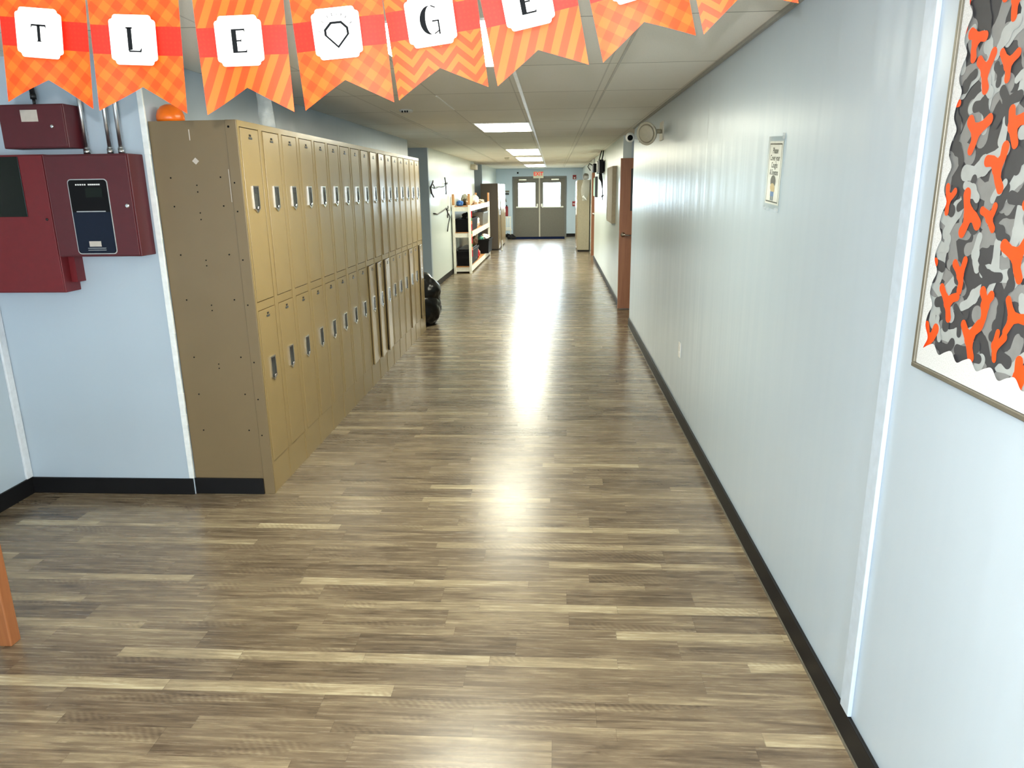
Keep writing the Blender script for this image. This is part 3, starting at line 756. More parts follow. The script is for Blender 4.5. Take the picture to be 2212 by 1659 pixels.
# ------------------------------------------------------------------ pennant banner
YF = 1.35
PEN = [  # bottom-left tip, bottom-right tip (x, z), pattern, letter
    ((-0.997, 1.915), (-0.840, 1.900), 'gingham', 'T'), ((-0.825, 1.896), (-0.663, 1.888), 'gingham', 'L'),
    ((-0.627, 1.885), (-0.467, 1.887), 'stripe', 'E'), ((-0.447, 1.889), (-0.287, 1.900), 'gingham', 'gem'),
    ((-0.277, 1.902), (-0.119, 1.921), 'chevron', 'G'), ((-0.103, 1.922), (0.054, 1.953), 'stripe', 'E'),
    ((0.079, 1.957), (0.234, 1.996), 'gingham', ''), ((0.247, 1.997), (0.400, 2.041), 'chevron', '')]
ban = thing('pennant_banner', (0, YF, 2.2), 'orange pennant banner with white letter cards strung across the corridor', 'banner')
def letter_polys(ch):
    if ch == 'T':
        return [[(-0.0052, -0.0140), (0.0052, -0.0140), (0.0026, -0.0122), (0.0026, 0.0125), (-0.0026, 0.0125), (-0.0026, -0.0122)],
                [(-0.0130, 0.0140), (-0.0138, 0.0075), (-0.0115, 0.0112), (0.0115, 0.0112), (0.0138, 0.0075), (0.0130, 0.0140)]]
    if ch == 'L':
        return [[(-0.0095, 0.019), (-0.0018, 0.019), (-0.0018, -0.0155), (-0.0095, -0.0175)],
                [(-0.0115, 0.0205), (0.0000, 0.0205), (0.0000, 0.0180), (-0.0115, 0.0180)],
                [(-0.0085, -0.0195), (0.0135, -0.0195), (0.0150, -0.0130), (0.0140, -0.0130), (0.0112, -0.0170), (-0.0085, -0.0170)]]
    if ch == 'E':
        return [[(-0.0125, 0.019), (-0.0040, 0.019), (-0.0040, -0.019), (-0.0125, -0.019)],
                [(-0.0040, 0.019), (0.0105, 0.019), (0.0110, 0.0215), (0.0118, 0.0130), (0.0096, 0.0164), (-0.0040, 0.0164)],
                [(-0.0040, 0.0012), (0.0030, 0.0014), (0.0042, 0.0042), (0.0042, -0.0038), (0.0030, -0.0010), (-0.0040, -0.0010)],
                [(-0.0040, -0.019), (0.0120, -0.019), (0.0120, -0.0215), (0.0128, -0.0130), (0.0104, -0.0164), (-0.0040, -0.0164)]]
    if ch == 'G':
        out = [(0.0175*math.cos(math.radians(a))-0.001, 0.0225*math.sin(math.radians(a))) for a in range(70, 291, 10)]
        inn = [(0.0098*math.cos(math.radians(a))+0.001, 0.0222*math.sin(math.radians(a))) for a in range(290, 69, -10)]
        P_ = [out+inn]
        def bar(a, b, w):
            a = Vector(a); b = Vector(b); n = (b-a).normalized(); n = Vector((-n.y, n.x))*w/2
            return [tuple(a+n), tuple(b+n), tuple(b-n), tuple(a-n)]
        P_.append(bar((0.003, 0.0222), (0.0105, 0.0185), 0.0018))
        P_.append(bar((0.004, -0.0221), (0.0130, -0.0175), 0.0017))
        P_.append(bar((0.0025, -0.002), (0.0135, -0.002), 0.0022)); P_.append(bar((0.0130, -0.0012), (0.0130, -0.0235), 0.0025))
        return P_
    if ch == 'gem':
        o_ = [(0, -0.024), (0.019, -0.003), (0.0185, 0.008), (0.009, 0.0185), (-0.0085, 0.0185), (-0.0195, 0.007), (-0.0195, -0.002)]
        o_ = [(p[0]*1.12, p[1]*1.0) for p in o_]; i_ = [(p[0]*0.82, p[1]*0.82-0.0002) for p in o_]
        R_ = [[o_[i], o_[(i+1) % 7], i_[(i+1) % 7], i_[i]] for i in range(7)]
        for a in (-8, 28, 52, 68, 84, 100, 116, 140, 172, 194)[1:9]:
            t = math.radians(a); u = Vector((math.cos(t), math.sin(t))); n = Vector((-u.y, u.x))*0.0005
            p = u*0.0275+Vector((0, 0.0005)); q = u*0.0318+Vector((0, 0.0005))
            R_.append([tuple(p+n), tuple(q+n), tuple(q-n), tuple(p-n)])
        return R_
    return []
def card_poly():
    w, h, n, rr = 0.0415, 0.0405, 0.0072, 0.0052
    def arc(cx, cz, a0): return [(cx+rr*math.cos(math.radians(a0+t)), cz+rr*math.sin(math.radians(a0+t))) for t in (0, 22, 45, 68, 90)]
    q = arc(w-rr, h-n-rr, 0)+arc(w-n-rr, h-rr, 0)
    pts = list(q)
    pts += [(-x, z) for x, z in reversed(q)]
    pts += [(-x, -z) for x, z in q]
    pts += [(x, -z) for x, z in reversed(q)]
    return pts
tops = []
for i, (a, bq, pat, ch) in enumerate(PEN):
    th = math.atan2(bq[1]-a[1], bq[0]-a[0]); wd = math.hypot(bq[0]-a[0], bq[1]-a[1]); hw = wd/2
    mx, mz = (a[0]+bq[0])/2, (a[1]+bq[1])/2
    # printed paper pennant with a swallow-tail, slightly curled
    b = MB(); H = 0.285; N = 10; k = b.mi(M[pat])
    for s_, off in ((-1, 0.0), (1, 0.0007)):
        rows = []
        for ix in range(N+1):
            u = -hw+wd*ix/N; zb = 0.043*(1-abs(u)/hw)
            col = []
            for iz in range(9):
                zz = zb+(H-zb)*iz/8
                cur = 0.004*math.sin(3.0*u/hw+i*1.7)*(1-zz/H)+0.003*math.cos(2.2*zz/H+i)
                col.append(b.bm.verts.new((u, cur+off, zz)))
            rows.append(col)
        for ix in range(N):
            for iz in range(8):
                f = b.bm.faces.new((rows[ix][iz], rows[ix+1][iz], rows[ix+1][iz+1], rows[ix][iz+1])); f.smooth = True; f.material_index = k
    p = b.build('pennant', fix=False); p.parent = ban
    p.location = (mx, 0, mz-2.2); p.rotation_euler = (0, -th, 0)
    p['label'] = ('pennant carrying the letter %s' % ch) if len(ch) == 1 else ('pennant carrying a gem drawing' if ch else 'pennant at the right end of the banner')
    c = MB(); c.prism(card_poly(), 'xz', -0.0085, -0.0068, M['card'])
    if ch in 'TL': pass
    for q in letter_polys(ch): c.prism(q, 'xz', -0.0091, -0.0086, M['ink'])
    if ch:
        for sx in (-1, 1):
            for sz in (-1, 1): c.tube([(sx*0.034, -0.0087, sz*0.030), (sx*0.0315, -0.0087, sz*0.030), (sx*0.030, -0.0087, sz*0.0315)], 0.00022, M['grey_ink'], 4)
    co = c.build('letter_card', fix=True); co.parent = p; co.location = (-0.003, 0, 0.118)
    t0 = Vector((mx, YF, mz))+Vector((-math.sin(th), 0, math.cos(th)))*H*0.97
    cth = Vector((math.cos(th), 0, math.sin(th)))*hw*0.8
    tops += [t0-cth, t0+cth]
cd = MB(); cd.tube([(-3.178, YF, 2.36), (-2.2, YF, 2.26)]+[tuple(t+Vector((0, 0.006, 0))) for t in tops]+[(0.62, YF, 2.41), (0.943, YF, 2.446)], 0.0022, M['white'], 6)
cd.build('cord', ban)

# ------------------------------------------------------------------ bulletin board on the right wall
XS = XR-0.0004
r = thing('bulletin_board', (XR, 1.2, 1.28), 'bulletin board with orange and grey camouflage paper and white scalloped border', 'bulletin board')
by0, by1, bz0, bz1 = 0.30, 1.897, 1.291, 2.44
b = MB(); b.box((XR-0.012, by0+0.01, bz0+0.01), (XS, by1-0.01, bz1-0.01), M['c_dark']); b.build('backing', r)
b = MB(); t = 0.012
for a, c in (((XR-0.024, by0, bz0), (XS, by1, bz0+t)), ((XR-0.024, by0, bz1-t), (XS, by1, bz1)), ((XR-0.024, by1-t, bz0+t), (XS, by1, bz1-t)), ((XR-0.024, by0, bz0+t), (XS, by0+t, bz1-t))):
    b.box(a, c, M['frameolive'], 0.002)
b.build('frame', r)
rc = random.Random(21); b = MB()
xp = XR-0.0124
b.face([(xp, by1-0.012, bz0+0.012), (xp, by0+0.012, bz0+0.012), (xp, by0+0.012, bz1-0.012), (xp, by1-0.012, bz1-0.012)], M['c_dark'])
lay = [xp]
def limb(p, q, r0, r1, m):
    """tapered rounded limb on the board plane"""
    p = Vector(p); q = Vector(q); d = q-p; L = d.length
    if L < 1e-5: return
    a0 = math.atan2(d.y, d.x); pts = []
    for i in range(9):
        t_ = a0+PI/2+PI*i/8; pts.append((p.x+r0*math.cos(t_), p.y+r0*math.sin(t_)))
    for i in range(9):
        t_ = a0-PI/2+PI*i/8; pts.append((q.x+r1*math.cos(t_), q.y+r1*math.sin(t_)))
    lay[0] -= 0.0000012
    pts = [(min(max(y_, by0+0.014), by1-0.014), min(max(z_, bz0+0.014), bz1-0.014)) for y_, z_ in pts]
    try:
        f = b.bm.faces.new([b.bm.verts.new((lay[0], y_, z_)) for y_, z_ in pts]); f.material_index = b.mi(m)
    except ValueError: pass
def blob(cx, cz, ang, size, m, arms, bend=0.6, rw=0.24):
    c = Vector((cx, cz))
    limb(c, c+Vector((0.001, 0)), size*rw*1.35, size*rw*1.35, m)
    for a in arms:
        a_ = ang+a+rc.uniform(-0.25, 0.25); l = size*rc.uniform(0.65, 1.05)
        mid = c+Vector((math.cos(a_), math.sin(a_)))*l*0.55
        a2 = a_+rc.uniform(-bend, bend); e = mid+Vector((math.cos(a2), math.sin(a2)))*l*0.5
        limb(c, mid, size*rw*1.25, size*rw*0.85, m); limb(mid, e, size*rw*0.85, size*rw*rc.uniform(0.75, 1.05), m)
def scatter(step, m, size, arms_choices, prob=1.0, ang=None, lim=0.95, rw=0.24, sep=0.0):
    z_ = bz0; kk = 0; taken = []
    while z_ < bz1+step:
        y_ = lim+(kk % 2)*step/2
        while y_ < by1+step*0.5:
            cy_, cz_ = y_+rc.uniform(-1, 1)*step*0.22, z_+rc.uniform(-1, 1)*step*0.2
            if rc.random() < prob and all(math.hypot(cy_-a_, cz_-b_) > sep for a_, b_ in taken):
                taken.append((cy_, cz_))
                blob(cy_, cz_, (rc.uniform(0, 2*PI) if ang is None else ang+rc.uniform(-0.5, 0.5)), size*rc.uniform(0.8, 1.25), m, rc.choice(arms_choices), rw=rw)
            y_ += step
        z_ += step*0.8; kk += 1
A3 = [(0.4, 2.2, 4.6), (0.6, 2.6, 4.4), (0.2, 1.6, 3.1, 4.7)]; A2 = [(0.3, 3.4), (0.0, 2.6), (1.2, 4.2)]
scatter(0.108, M['c_grey'], 0.062, A3+A2, 0.85, rw=0.30)
scatter(0.118, M['c_light'], 0.062, A3+A2, 0.80, rw=0.24)
scatter(0.108, M['c_dark'], 0.040, A2+A3, 0.85, rw=0.32)
scatter(0.135, M['c_light'], 0.034, A2, 0.45, rw=0.34)
scatter(0.078, M['c_orange'], 0.041, [(0.5, 2.5, 4.5), (0.7, 2.3, 4.3), (1.0, 2.2, 4.4)], 1.0, ang=0.15, rw=0.29, sep=0.078)
b.build('camouflage_paper', r, fix=False)
b = MB(); zc = lay[0]-0.0012
def scal(u, ph=0.0): return 0.0095*math.sin(u*2*PI/0.082+ph)+0.0018*math.sin(u*2*PI/0.041+1.0+ph)
# left strip (vertical) and bottom strip, each of two overlapping lengths
def strip(pts_in, pts_out, x):
    for i in range(len(pts_in)-1):
        b.face([(x,)+pts_out[i], (x,)+pts_in[i], (x,)+pts_in[i+1], (x,)+pts_out[i+1]], M['border'])
for za, zb, dx in ((1.304, 1.52, 0.0), (1.49, 2.43, 0.0006)):
    n = int((zb-za)/0.004); zs = [za+(zb-za)*i/n for i in range(n+1)]
    strip([(by1-0.043+scal(q), q) for q in zs], [(by1-0.013, q) for q in zs], zc+dx-0.0006)
for ya, yb, dx in ((0.32, 1.26, 0.0), (1.22, 1.878, -0.0006)):
    n = int((yb-ya)/0.004); ys = [ya+(yb-ya)*i/n for i in range(n+1)]
    strip([(q, bz0+0.066+scal(q, 0.7)) for q in ys], [(q, bz0+0.013) for q in ys], zc+dx-0.0012)
b.build('scalloped_border', r, fix=False)

# ------------------------------------------------------------------ poster, outlet, things on the right wall
def yz(y0, z0, dy, dz, rot):
    """point on the right wall; local u runs toward the viewer, v up"""
    cs, sn = math.cos(rot), math.sin(rot)
    return lambda u, v, d: (XR-d, y0-(u*cs-v*sn), z0+(u*sn+v*cs))
fn = yz(3.352, 1.800, 0, 0, math.radians(-3.0))
r = thing('poster', (XR, 3.352, 1.80), 'laminated notice reading Please Cover your Coughs & Sneezes on right wall', 'poster')
def quad(b, fn, u0, u1, v0, v1, d, m): b.face([fn(u0, v0, d), fn(u1, v0, d), fn(u1, v1, d), fn(u0, v1, d)], m)
def slab(b, fn, u0, u1, v0, v1, d0, d1, m):
    q = [(u0, v0), (u1, v0), (u1, v1), (u0, v1)]
    A = [b.bm.verts.new(fn(u, v, d0)) for u, v in q]; B = [b.bm.verts.new(fn(u, v, d1)) for u, v in q]
    k = b.mi(m)
    for f in (A[::-1], B): b.bm.faces.new(f).material_index = k
    for i in range(4): b.bm.faces.new((A[i], A[(i+1) % 4], B[(i+1) % 4], B[i])).material_index = k
b = MB(); slab(b, fn, -0.100, 0.100, -0.132, 0.132, -0.001, 0.0022, M['white'])
for u0, u1, v0, v1 in ((-0.092, 0.088, 0.118, 0.122), (-0.092, 0.088, -0.124, -0.119), (-0.092, -0.089, -0.124, 0.122), (0.085, 0.088, -0.124, 0.122)):
    slab(b, fn, u0, u1, v0, v1, 0.0022, 0.0025, M['ink'])
for ln, v, sz in (('Please', 0.092, 0.034), ('Cover your', 0.062, 0.032), ('Coughs', 0.032, 0.032), ('& Sneezes', 0.002, 0.032)):
    b.text(ln, sz, M['ink'], lambda x, y, d, v=v: fn(x-0.002, y+v, 0.0026), bold=0.0007, xs=0.95)
def ell(u, v, a, c, m, d):
    b.face([fn(u+a*math.cos(2*PI*i/20), v+c*math.sin(2*PI*i/20), d) for i in range(20)], m)
ell(-0.004, -0.062, 0.036, 0.011, M['skin_print'], 0.00262)
ell(-0.002, -0.036, 0.040, 0.027, M['hair_print'], 0.0027)
ell(-0.006, -0.060, 0.034, 0.017, M['skin_print'], 0.0028)
quad(b, fn, -0.030, 0.022, -0.098, -0.076, 0.0027, M['blue_print']); quad(b, fn, -0.026, -0.004, -0.116, -0.098, 0.0027, M['slate_print']); quad(b, fn, 0.000, 0.020, -0.116, -0.098, 0.0027, M['slate_print'])
quad(b, fn, -0.028, 0.030, -0.078, -0.068, 0.00285, M['skin_print'])
b.build('printed_sheet', r, fix=False)
b = MB(); quad(b, fn, -0.118, 0.122, -0.150, 0.152, 0.0036, M['sleeve']); b.build('plastic_sleeve', r, fix=False)
b = MB()
slab(b, fn, 0.085, 0.122, 0.140, 0.165, 0.0037, 0.0042, M['film']); slab(b, fn, -0.118, -0.02, -0.162, -0.146, 0.0037, 0.0042, M['film']); slab(b, fn, 0.06, 0.118, -0.160, -0.140, 0.0037, 0.0042, M['film'])
b.build('tape', r)
r = thing('wall_outlet', (XR, 5.50, 0.54), 'white electrical outlet plate low on the right wall', 'outlet')
box1((XR-0.007, 5.465, 0.482), (XR-0.0003, 5.545, 0.598), M['whiteplastic'], 0.003).build('plate', r)
b = MB()
for zz in (0.515, 0.565): b.prism([(5.505+0.017*math.cos(2*PI*i/16), zz+0.015*math.sin(2*PI*i/16)) for i in range(16)], 'yz', XR-0.0085, XR-0.006, M['whiteplastic'])
b.build('socket', r)
# round wall speaker / horn and the bullet camera near the end of the right wall
r = thing('wall_speaker', (XR, 6.9, 2.2), 'round ivory horn speaker high on the right wall, just under the ceiling', 'speaker')
ax = Vector((-0.62, -0.75, -0.18)).normalized(); o0 = Vector((XR-0.135, 6.86, 2.21))
MB().lathe([(0.0, 0.02), (0.055, 0.02), (0.080, 0.036), (0.093, 0.045), (0.100, 0.036), (0.096, 0.02), (0.075, -0.02), (0.05, -0.06), (0.0, -0.08)], M['ivory'], o0, ax, 36).build('horn', r)
MB().lathe([(0.0, 0.050), (0.066, 0.046), (0.078, 0.038)], M['ivory'], o0, ax, 36).build('grille', r)
b = MB(); b.tube([tuple(o0-ax*0.05), (XR-0.05, 6.96, 2.23), (XR+0.001, 6.98, 2.23)], 0.02, M['ivory'], 10); b.box((XR-0.012, 6.86, 2.15), (XR+0.001, 7.06, 2.31), M['ivory'], 0.003); b.build('bracket', r)
r = thing('security_camera', (XR, 8.72, 2.28), 'white bullet security camera on right wall beyond the round speaker', 'camera')
o0 = Vector((XR-0.125, 8.66, 2.283)); ax = Vector((-0.10, -0.98, -0.10)).normalized()
MB().lathe([(0.0, 0.0), (0.030, 0.0), (0.034, 0.01), (0.050, 0.03), (0.054, 0.12), (0.040, 0.16), (0.0, 0.165)][::1], M['whiteplastic'], o0, -ax, 24).build('housing', r)
MB().lathe([(0.0, 0.012), (0.025, 0.010), (0.031, 0.001), (0.031, -0.006), (0.0, -0.006)], M['ink'], o0, ax, 24).build('lens', r)
b = MB(); b.tube([tuple(o0-ax*0.10+Vector((0.045, 0, 0))), (XR-0.03, 8.80, 2.285), (XR+0.001, 8.80, 2.285)], 0.016, M['whiteplastic'], 10); b.cyl((XR-0.014, 8.80, 2.285), (XR+0.001, 8.80, 2.285), 0.045, M['whiteplastic']); b.build('bracket', r)
# far right wall: tan board, black box with cords, green board
r = thing('notice_board', (XF, 12.5, 1.2), 'tall tan box-edged notice board on wall right after the wooden door', 'board')
box1((XF-0.055, 11.93, 1.205), (XF-0.0005, 13.10, 2.055), M['cork'], 0.003).build('panel', r)
b = MB()
for a, c in (((XF-0.062, 11.915, 1.19), (XF-0.0005, 11.935, 2.07)), ((XF-0.062, 13.095, 1.19), (XF-0.0005, 13.115, 2.07)), ((XF-0.062, 11.935, 2.05), (XF-0.0005, 13.095, 2.07)), ((XF-0.062, 11.935, 1.19), (XF-0.0005, 13.095, 1.21))): b.box(a, c, M['cork'])
b.build('frame', r)
r = thing('network_box', (XF, 15.5, 2.0), 'black equipment box with dangling cords high on the right wall', 'electronics box')
b = MB(); b.box((XF-0.11, 14.75, 2.02), (XF-0.03, 15.75, 2.27), M['blackplastic'], 0.01); b.box((XF-0.03, 14.85, 2.05), (XF-0.0005, 15.65, 2.24), M['blackplastic']); b.build('enclosure', r)
b = MB(); b.box((XF-0.19, 15.5, 2.05), (XF-0.112, 16.1, 2.22), M['blackplastic'], 0.012); b.build('adapter', r)['label'] = 'smaller black adapter with white stripe'
box1((XF-0.125, 15.3, 2.05), (XF-0.112, 15.48, 2.24), M['whiteplastic']).build('label_strip', r)
b = MB(); b.tube([(XF-0.05, 15.0, 2.27), (XF-0.03, 15.0, 2.35), (XF-0.02, 15.02, CE-0.003)], 0.012, M['blackplastic']); b.tube([(XF-0.09, 15.3, 2.27), (XF-0.07, 15.2, 2.36), (XF-0.05, 15.1, CE-0.003)], 0.010, M['blackplastic'])
b.tube([(XF-0.06, 15.2, 2.02), (XF-0.05, 15.3, 1.93), (XF-0.03, 15.2, 1.86), (XF-0.015, 15.25, 1.72), (XF-0.01, 15.2, 1.60)], [0.03, 0.04, 0.022, 0.008, 0.008], M['blackplastic'])
b.tube([(XF-0.19, 16.0, 2.20), (XF-0.24, 16.2, 2.24), (XF-0.27, 16.3, 2.18), (XF-0.22, 16.2, 2.10)], 0.010, M['blackplastic'])
b.build('cord', r)
r = thing('clip', (XF, 15.2, 1.6), 'small black wall clip under the dangling cords', 'clip')
b = MB(); b.tube([(XF+0.001, 15.05, 1.60), (XF-0.03, 15.2, 1.56), (XF-0.012, 15.3, 1.60)], 0.010, M['blackplastic']); b.tube([(XF-0.012, 15.2, 1.58), (XF-0.012, 15.25, 1.50)], 0.008, M['blackplastic']); b.build('hook', r)
r = thing('picture_board', (XF, 17.9, 1.55), 'narrow dark green board on wall beside the farther wooden door', 'board')
box1((XF-0.05, 17.35, 1.55), (XF-0.0005, 18.25, 1.97), M['green'], 0.004).build('panel', r)
box1((XF-0.058, 17.33, 1.53), (XF-0.0005, 17.36, 1.99), M['blackmetal'], 0.002).build('frame', r)

# ------------------------------------------------------------------ beige cabinet at the far right
r = thing('storage_cabinet', (0.74, 21.7, 0), 'beige metal cabinet on the right with clear plastic draped on its side', 'cabinet')
box1((0.575, 20.85, 0.05), (0.905, 22.6, 1.955), M['beige'], 0.004).build('carcass', r)
box1((0.59, 20.87, 0.0), (0.90, 22.58, 0.05), M['void']).build('plinth', r)
for j, (ya, yb) in enumerate(((20.87, 21.72), (21.74, 22.58))):
    d = box1((0.558, ya, 0.08), (0.574, yb, 1.94), M['tan'], 0.003).build('door', r)
    box1((0.540, (yb-0.1) if j == 0 else ya+0.05, 0.98), (0.557, (yb-0.06) if j == 0 else ya+0.09, 1.12), M['steel'], 0.003).build('handle', d)
for ya, yb, za, zb, lab in ((20.95, 21.6, 1.42, 1.90, 'white paper sheet at the top of the beige cabinet front'), (20.95, 21.55, 1.02, 1.36, 'white paper sheet lower on the beige cabinet front')):
    tag(box1((0.552, ya, za), (0.5575, yb, zb), M['white']).build('paper_sheet', loc=(0.555, ya, za)), lab, 'paper', 'papers on the beige cabinet')
b = MB(); kf = b.mi(M['film']); g = []
for i in range(13):
    rw = []
    for j in range(21):
        u = i/12; v = j/20; zz = 2.06-0.66*v
        ww = 0.10+0.10*math.sin(PI*min(1, v*1.1))*(0.5+v)
        cx = 0.815-0.06*v
        n = NZ.noise(Vector((u*5, v*7, 2.0)))
        rw.append(b.bm.verts.new((cx+(u-0.5)*ww*1.2, 20.80-0.035*abs(n)-0.02*math.sin(PI*u), zz)))
    g.append(rw)
for i in range(12):
    for j in range(20):
        f = b.bm.faces.new((g[i][j], g[i+1][j], g[i+1][j+1], g[i][j+1])); f.smooth = True; f.material_index = kf
b.face([(0.74, 20.83, 2.06), (0.86, 20.83, 2.06), (0.86, 20.90, 1.99), (0.74, 20.90, 1.99)], M['film'])
b.face([(0.70, 20.775, 1.50), (0.83, 20.772, 1.405), (0.80, 20.77, 1.46), (0.74, 20.77, 1.545)], M['white'])
tag(b.build('plastic_cover', loc=(0.8, 20.8, 1.4), fix=False), 'crumpled clear plastic sheet hanging down the beige cabinet side', 'plastic sheet')
b = MB(); b.lump((0.80, 21.05, 2.04), (0.085, 0.12, 0.095), M['grey_tub'], 5, 0.15, 2.0, 3, 1.956)
tag(b.build('bundle', loc=(0.8, 21.05, 1.956)), 'grey wrapped bundle on top of the beige cabinet', 'bundle')

# wall devices on the end wall
r = thing('alarm_strobe', (0.635, YE, 2.07), 'red fire alarm strobe high on the end wall right of the doors', 'fire alarm')
box1((0.575, YE-0.05, 2.05), (0.70, YE+0.001, 2.20), M['alarmred'], 0.006).build('housing', r)
box1((0.615, YE-0.065, 2.07), (0.665, YE-0.05, 2.12), M['whiteplastic'], 0.004).build('lens', r)
r = thing('pull_station', (0.62, YE, 1.15), 'red fire alarm pull station on the end wall, behind the beige cabinet edge', 'fire alarm')
box1((0.565, YE-0.05, 1.10), (0.68, YE+0.001, 1.27), M['alarmred'], 0.006).build('housing', r)
box1((0.585, YE-0.062, 1.16), (0.66, YE-0.05, 1.19), M['whiteplastic'], 0.003).build('handle', r)
r = thing('wall_sensor', (-1.43, YE, 2.30), 'tiny black dome sensor on the end wall above the left door leaf', 'sensor')
MB().lathe([(0, 0.04), (0.02, 0.035), (0.03, 0.02), (0.032, 0.0), (0, 0)], M['blackplastic'], (-1.43, YE-0.0005, 2.30), (0, -1, 0)).build('dome', r)
r = thing('smoke_detector', (-1.15, 17.6, CE), 'small round smoke detector on ceiling left of the lights', 'smoke detector')
MB().lathe([(0, 0.05), (0.04, 0.048), (0.06, 0.03), (0.07, 0.0), (0, 0)], M['ivory'], (-1.15, 17.6, CE-0.0005), (0, 0, -1)).build('housing', r)
r = thing('ceiling_sensor', (-1.36, 6.9, CE), 'small grey ceiling fitting with black slots, left behind the pennants', 'sensor')
MB().lathe([(0, 0.03), (0.045, 0.028), (0.06, 0.016), (0.065, 0.0), (0, 0)], M['tee2'], (-1.36, 6.9, CE-0.0005), (0, 0, -1)).build('housing', r)
b = MB()
for dx in (-0.025, 0.0, 0.02): b.box((-1.365+dx, 6.838, CE-0.028), (-1.353+dx, 6.85, CE-0.012), M['ink'])
b.build('slot', r)
r = thing('wall_strobe', (XLF, 19.8, 2.2), 'ivory box speaker high on the left wall above the shelving', 'speaker')
box1((XLF+0.0005, 19.45, 2.24), (XLF+0.13, 20.0, 2.37), M['ivory'], 0.01).build('housing', r)
box1((XLF+0.131, 19.52, 2.26), (XLF+0.136, 19.93, 2.35), M['plate'], 0.002).build('grille', r)

# ------------------------------------------------------------------ black bag behind the lockers
b = MB(); b.lump((-1.835, 9.62, 0.42), (0.285, 0.34, 0.275), M['blackbag'], 3, 0.10, 1.7, 5)
b.lump((-1.83, 9.60, 0.23), (0.295, 0.36, 0.285), M['blackbag'], 9, 0.10, 1.8, 5, 0.001)
b.tube([(-1.84, 9.6, 0.66), (-1.85, 9.6, 0.71), (-1.84, 9.61, 0.74)], [0.05, 0.02, 0.045], M['blackbag'], 10)
tag(b.build('trash_bag', loc=(-1.83, 9.6, 0)), 'slumped black trash bag on floor behind the last locker', 'bag')

# ------------------------------------------------------------------ twisted wall ornaments on the far left wall
def orn(lab, lines, loc):
    r = thing('wall_ornament', loc, lab, 'wall decoration', 'black twisted ornaments on the left wall')
    for nm, pts, rad in lines:
        b = MB(); b.tube([(XLF+0.02+0.012*math.sin(i*1.9), y, z) for i, (y, z) in enumerate(pts)], rad, M['blackmetal'], 8); b.build(nm, r)
def dense(p, q, n, amp):
    return [(p[0]+(q[0]-p[0])*i/n, p[1]+(q[1]-p[1])*i/n+amp*math.sin(i*1.7)) for i in range(n+1)]
orn('upper black twisted rope ornament on the left wall', [('twisted_bar', [(13.25, 1.86), (13.35, 1.82), (13.55, 1.775), (13.75, 1.775), (13.95, 1.80), (14.2, 1.80), (14.5, 1.795), (14.75, 1.82), (14.85, 1.86)], 0.011),
    ('hook', [(13.35, 1.90), (13.25, 1.87), (13.12, 1.79), (13.2, 1.69), (13.3, 1.62)], 0.014), ('hook', [(14.78, 1.98), (14.82, 1.86), (14.95, 1.66)], 0.012), ('hook', [(14.8, 1.86), (15.0, 1.855), (15.15, 1.88)], 0.012)], (XLF, 14.1, 1.8))
orn('lower black twisted rope ornament on the left wall', [('twisted_bar', [(13.3, 1.335), (13.5, 1.325), (13.75, 1.305), (14.0, 1.32), (14.3, 1.35), (14.6, 1.365), (14.9, 1.39)], 0.012),
    ('hook', [(15.1, 1.42), (15.0, 1.38), (14.9, 1.36), (15.25, 1.34)], 0.013), ('hook', [(14.92, 1.38), (14.95, 1.28), (15.05, 1.20)], 0.014), ('hook', [(15.15, 1.27), (15.22, 1.2), (15.1, 1.05), (14.95, 0.93)], 0.012)], (XLF, 14.1, 1.3))

# ------------------------------------------------------------------ shelving with tubs
sx0, sx1, sy0, sy1 = -2.200, -1.815, 15.58, 20.10
r = thing('storage_shelf', (-2.0, 17.8, 0), 'white painted wooden shelf unit with bare orange post tops on the left', 'shelving')
for px in (sx0, sx1-0.05):
    for py in (sy0, sy1-0.09):
        b = MB(); b.box((px, py, 0), (px+0.05, py+0.09, 1.43), M['whitewood'], 0.003); b.box((px+0.002, py+0.002, 1.43), (px+0.048, py+0.088, 1.655), M['rawwood'], 0.003)
        b.build('post', r)
for zt in (1.405, 0.865, 0.145):
    b = MB(); b.box((sx0+0.01, sy0+0.02, zt-0.012), (sx1-0.01, sy1-0.02, zt), M['rawwood']); b.build('shelf_board', r)
    b = MB()
    for px in (sx0+0.012, sx1-0.040): b.box((px, sy0+0.09, zt-0.105), (px+0.028, sy1-0.09, zt-0.012), M['whitewood'])
    for py in (sy0+0.03, sy1-0.06): b.box((sx0+0.05, py, zt-0.105), (sx1-0.05, py+0.03, zt-0.012), M['whitewood'])
    b.box((sx1-0.013, sy0+0.09, zt-0.105), (sx1-0.001, sy1-0.09, zt+0.008), M['whitewood'])
    b.build('rail', r)
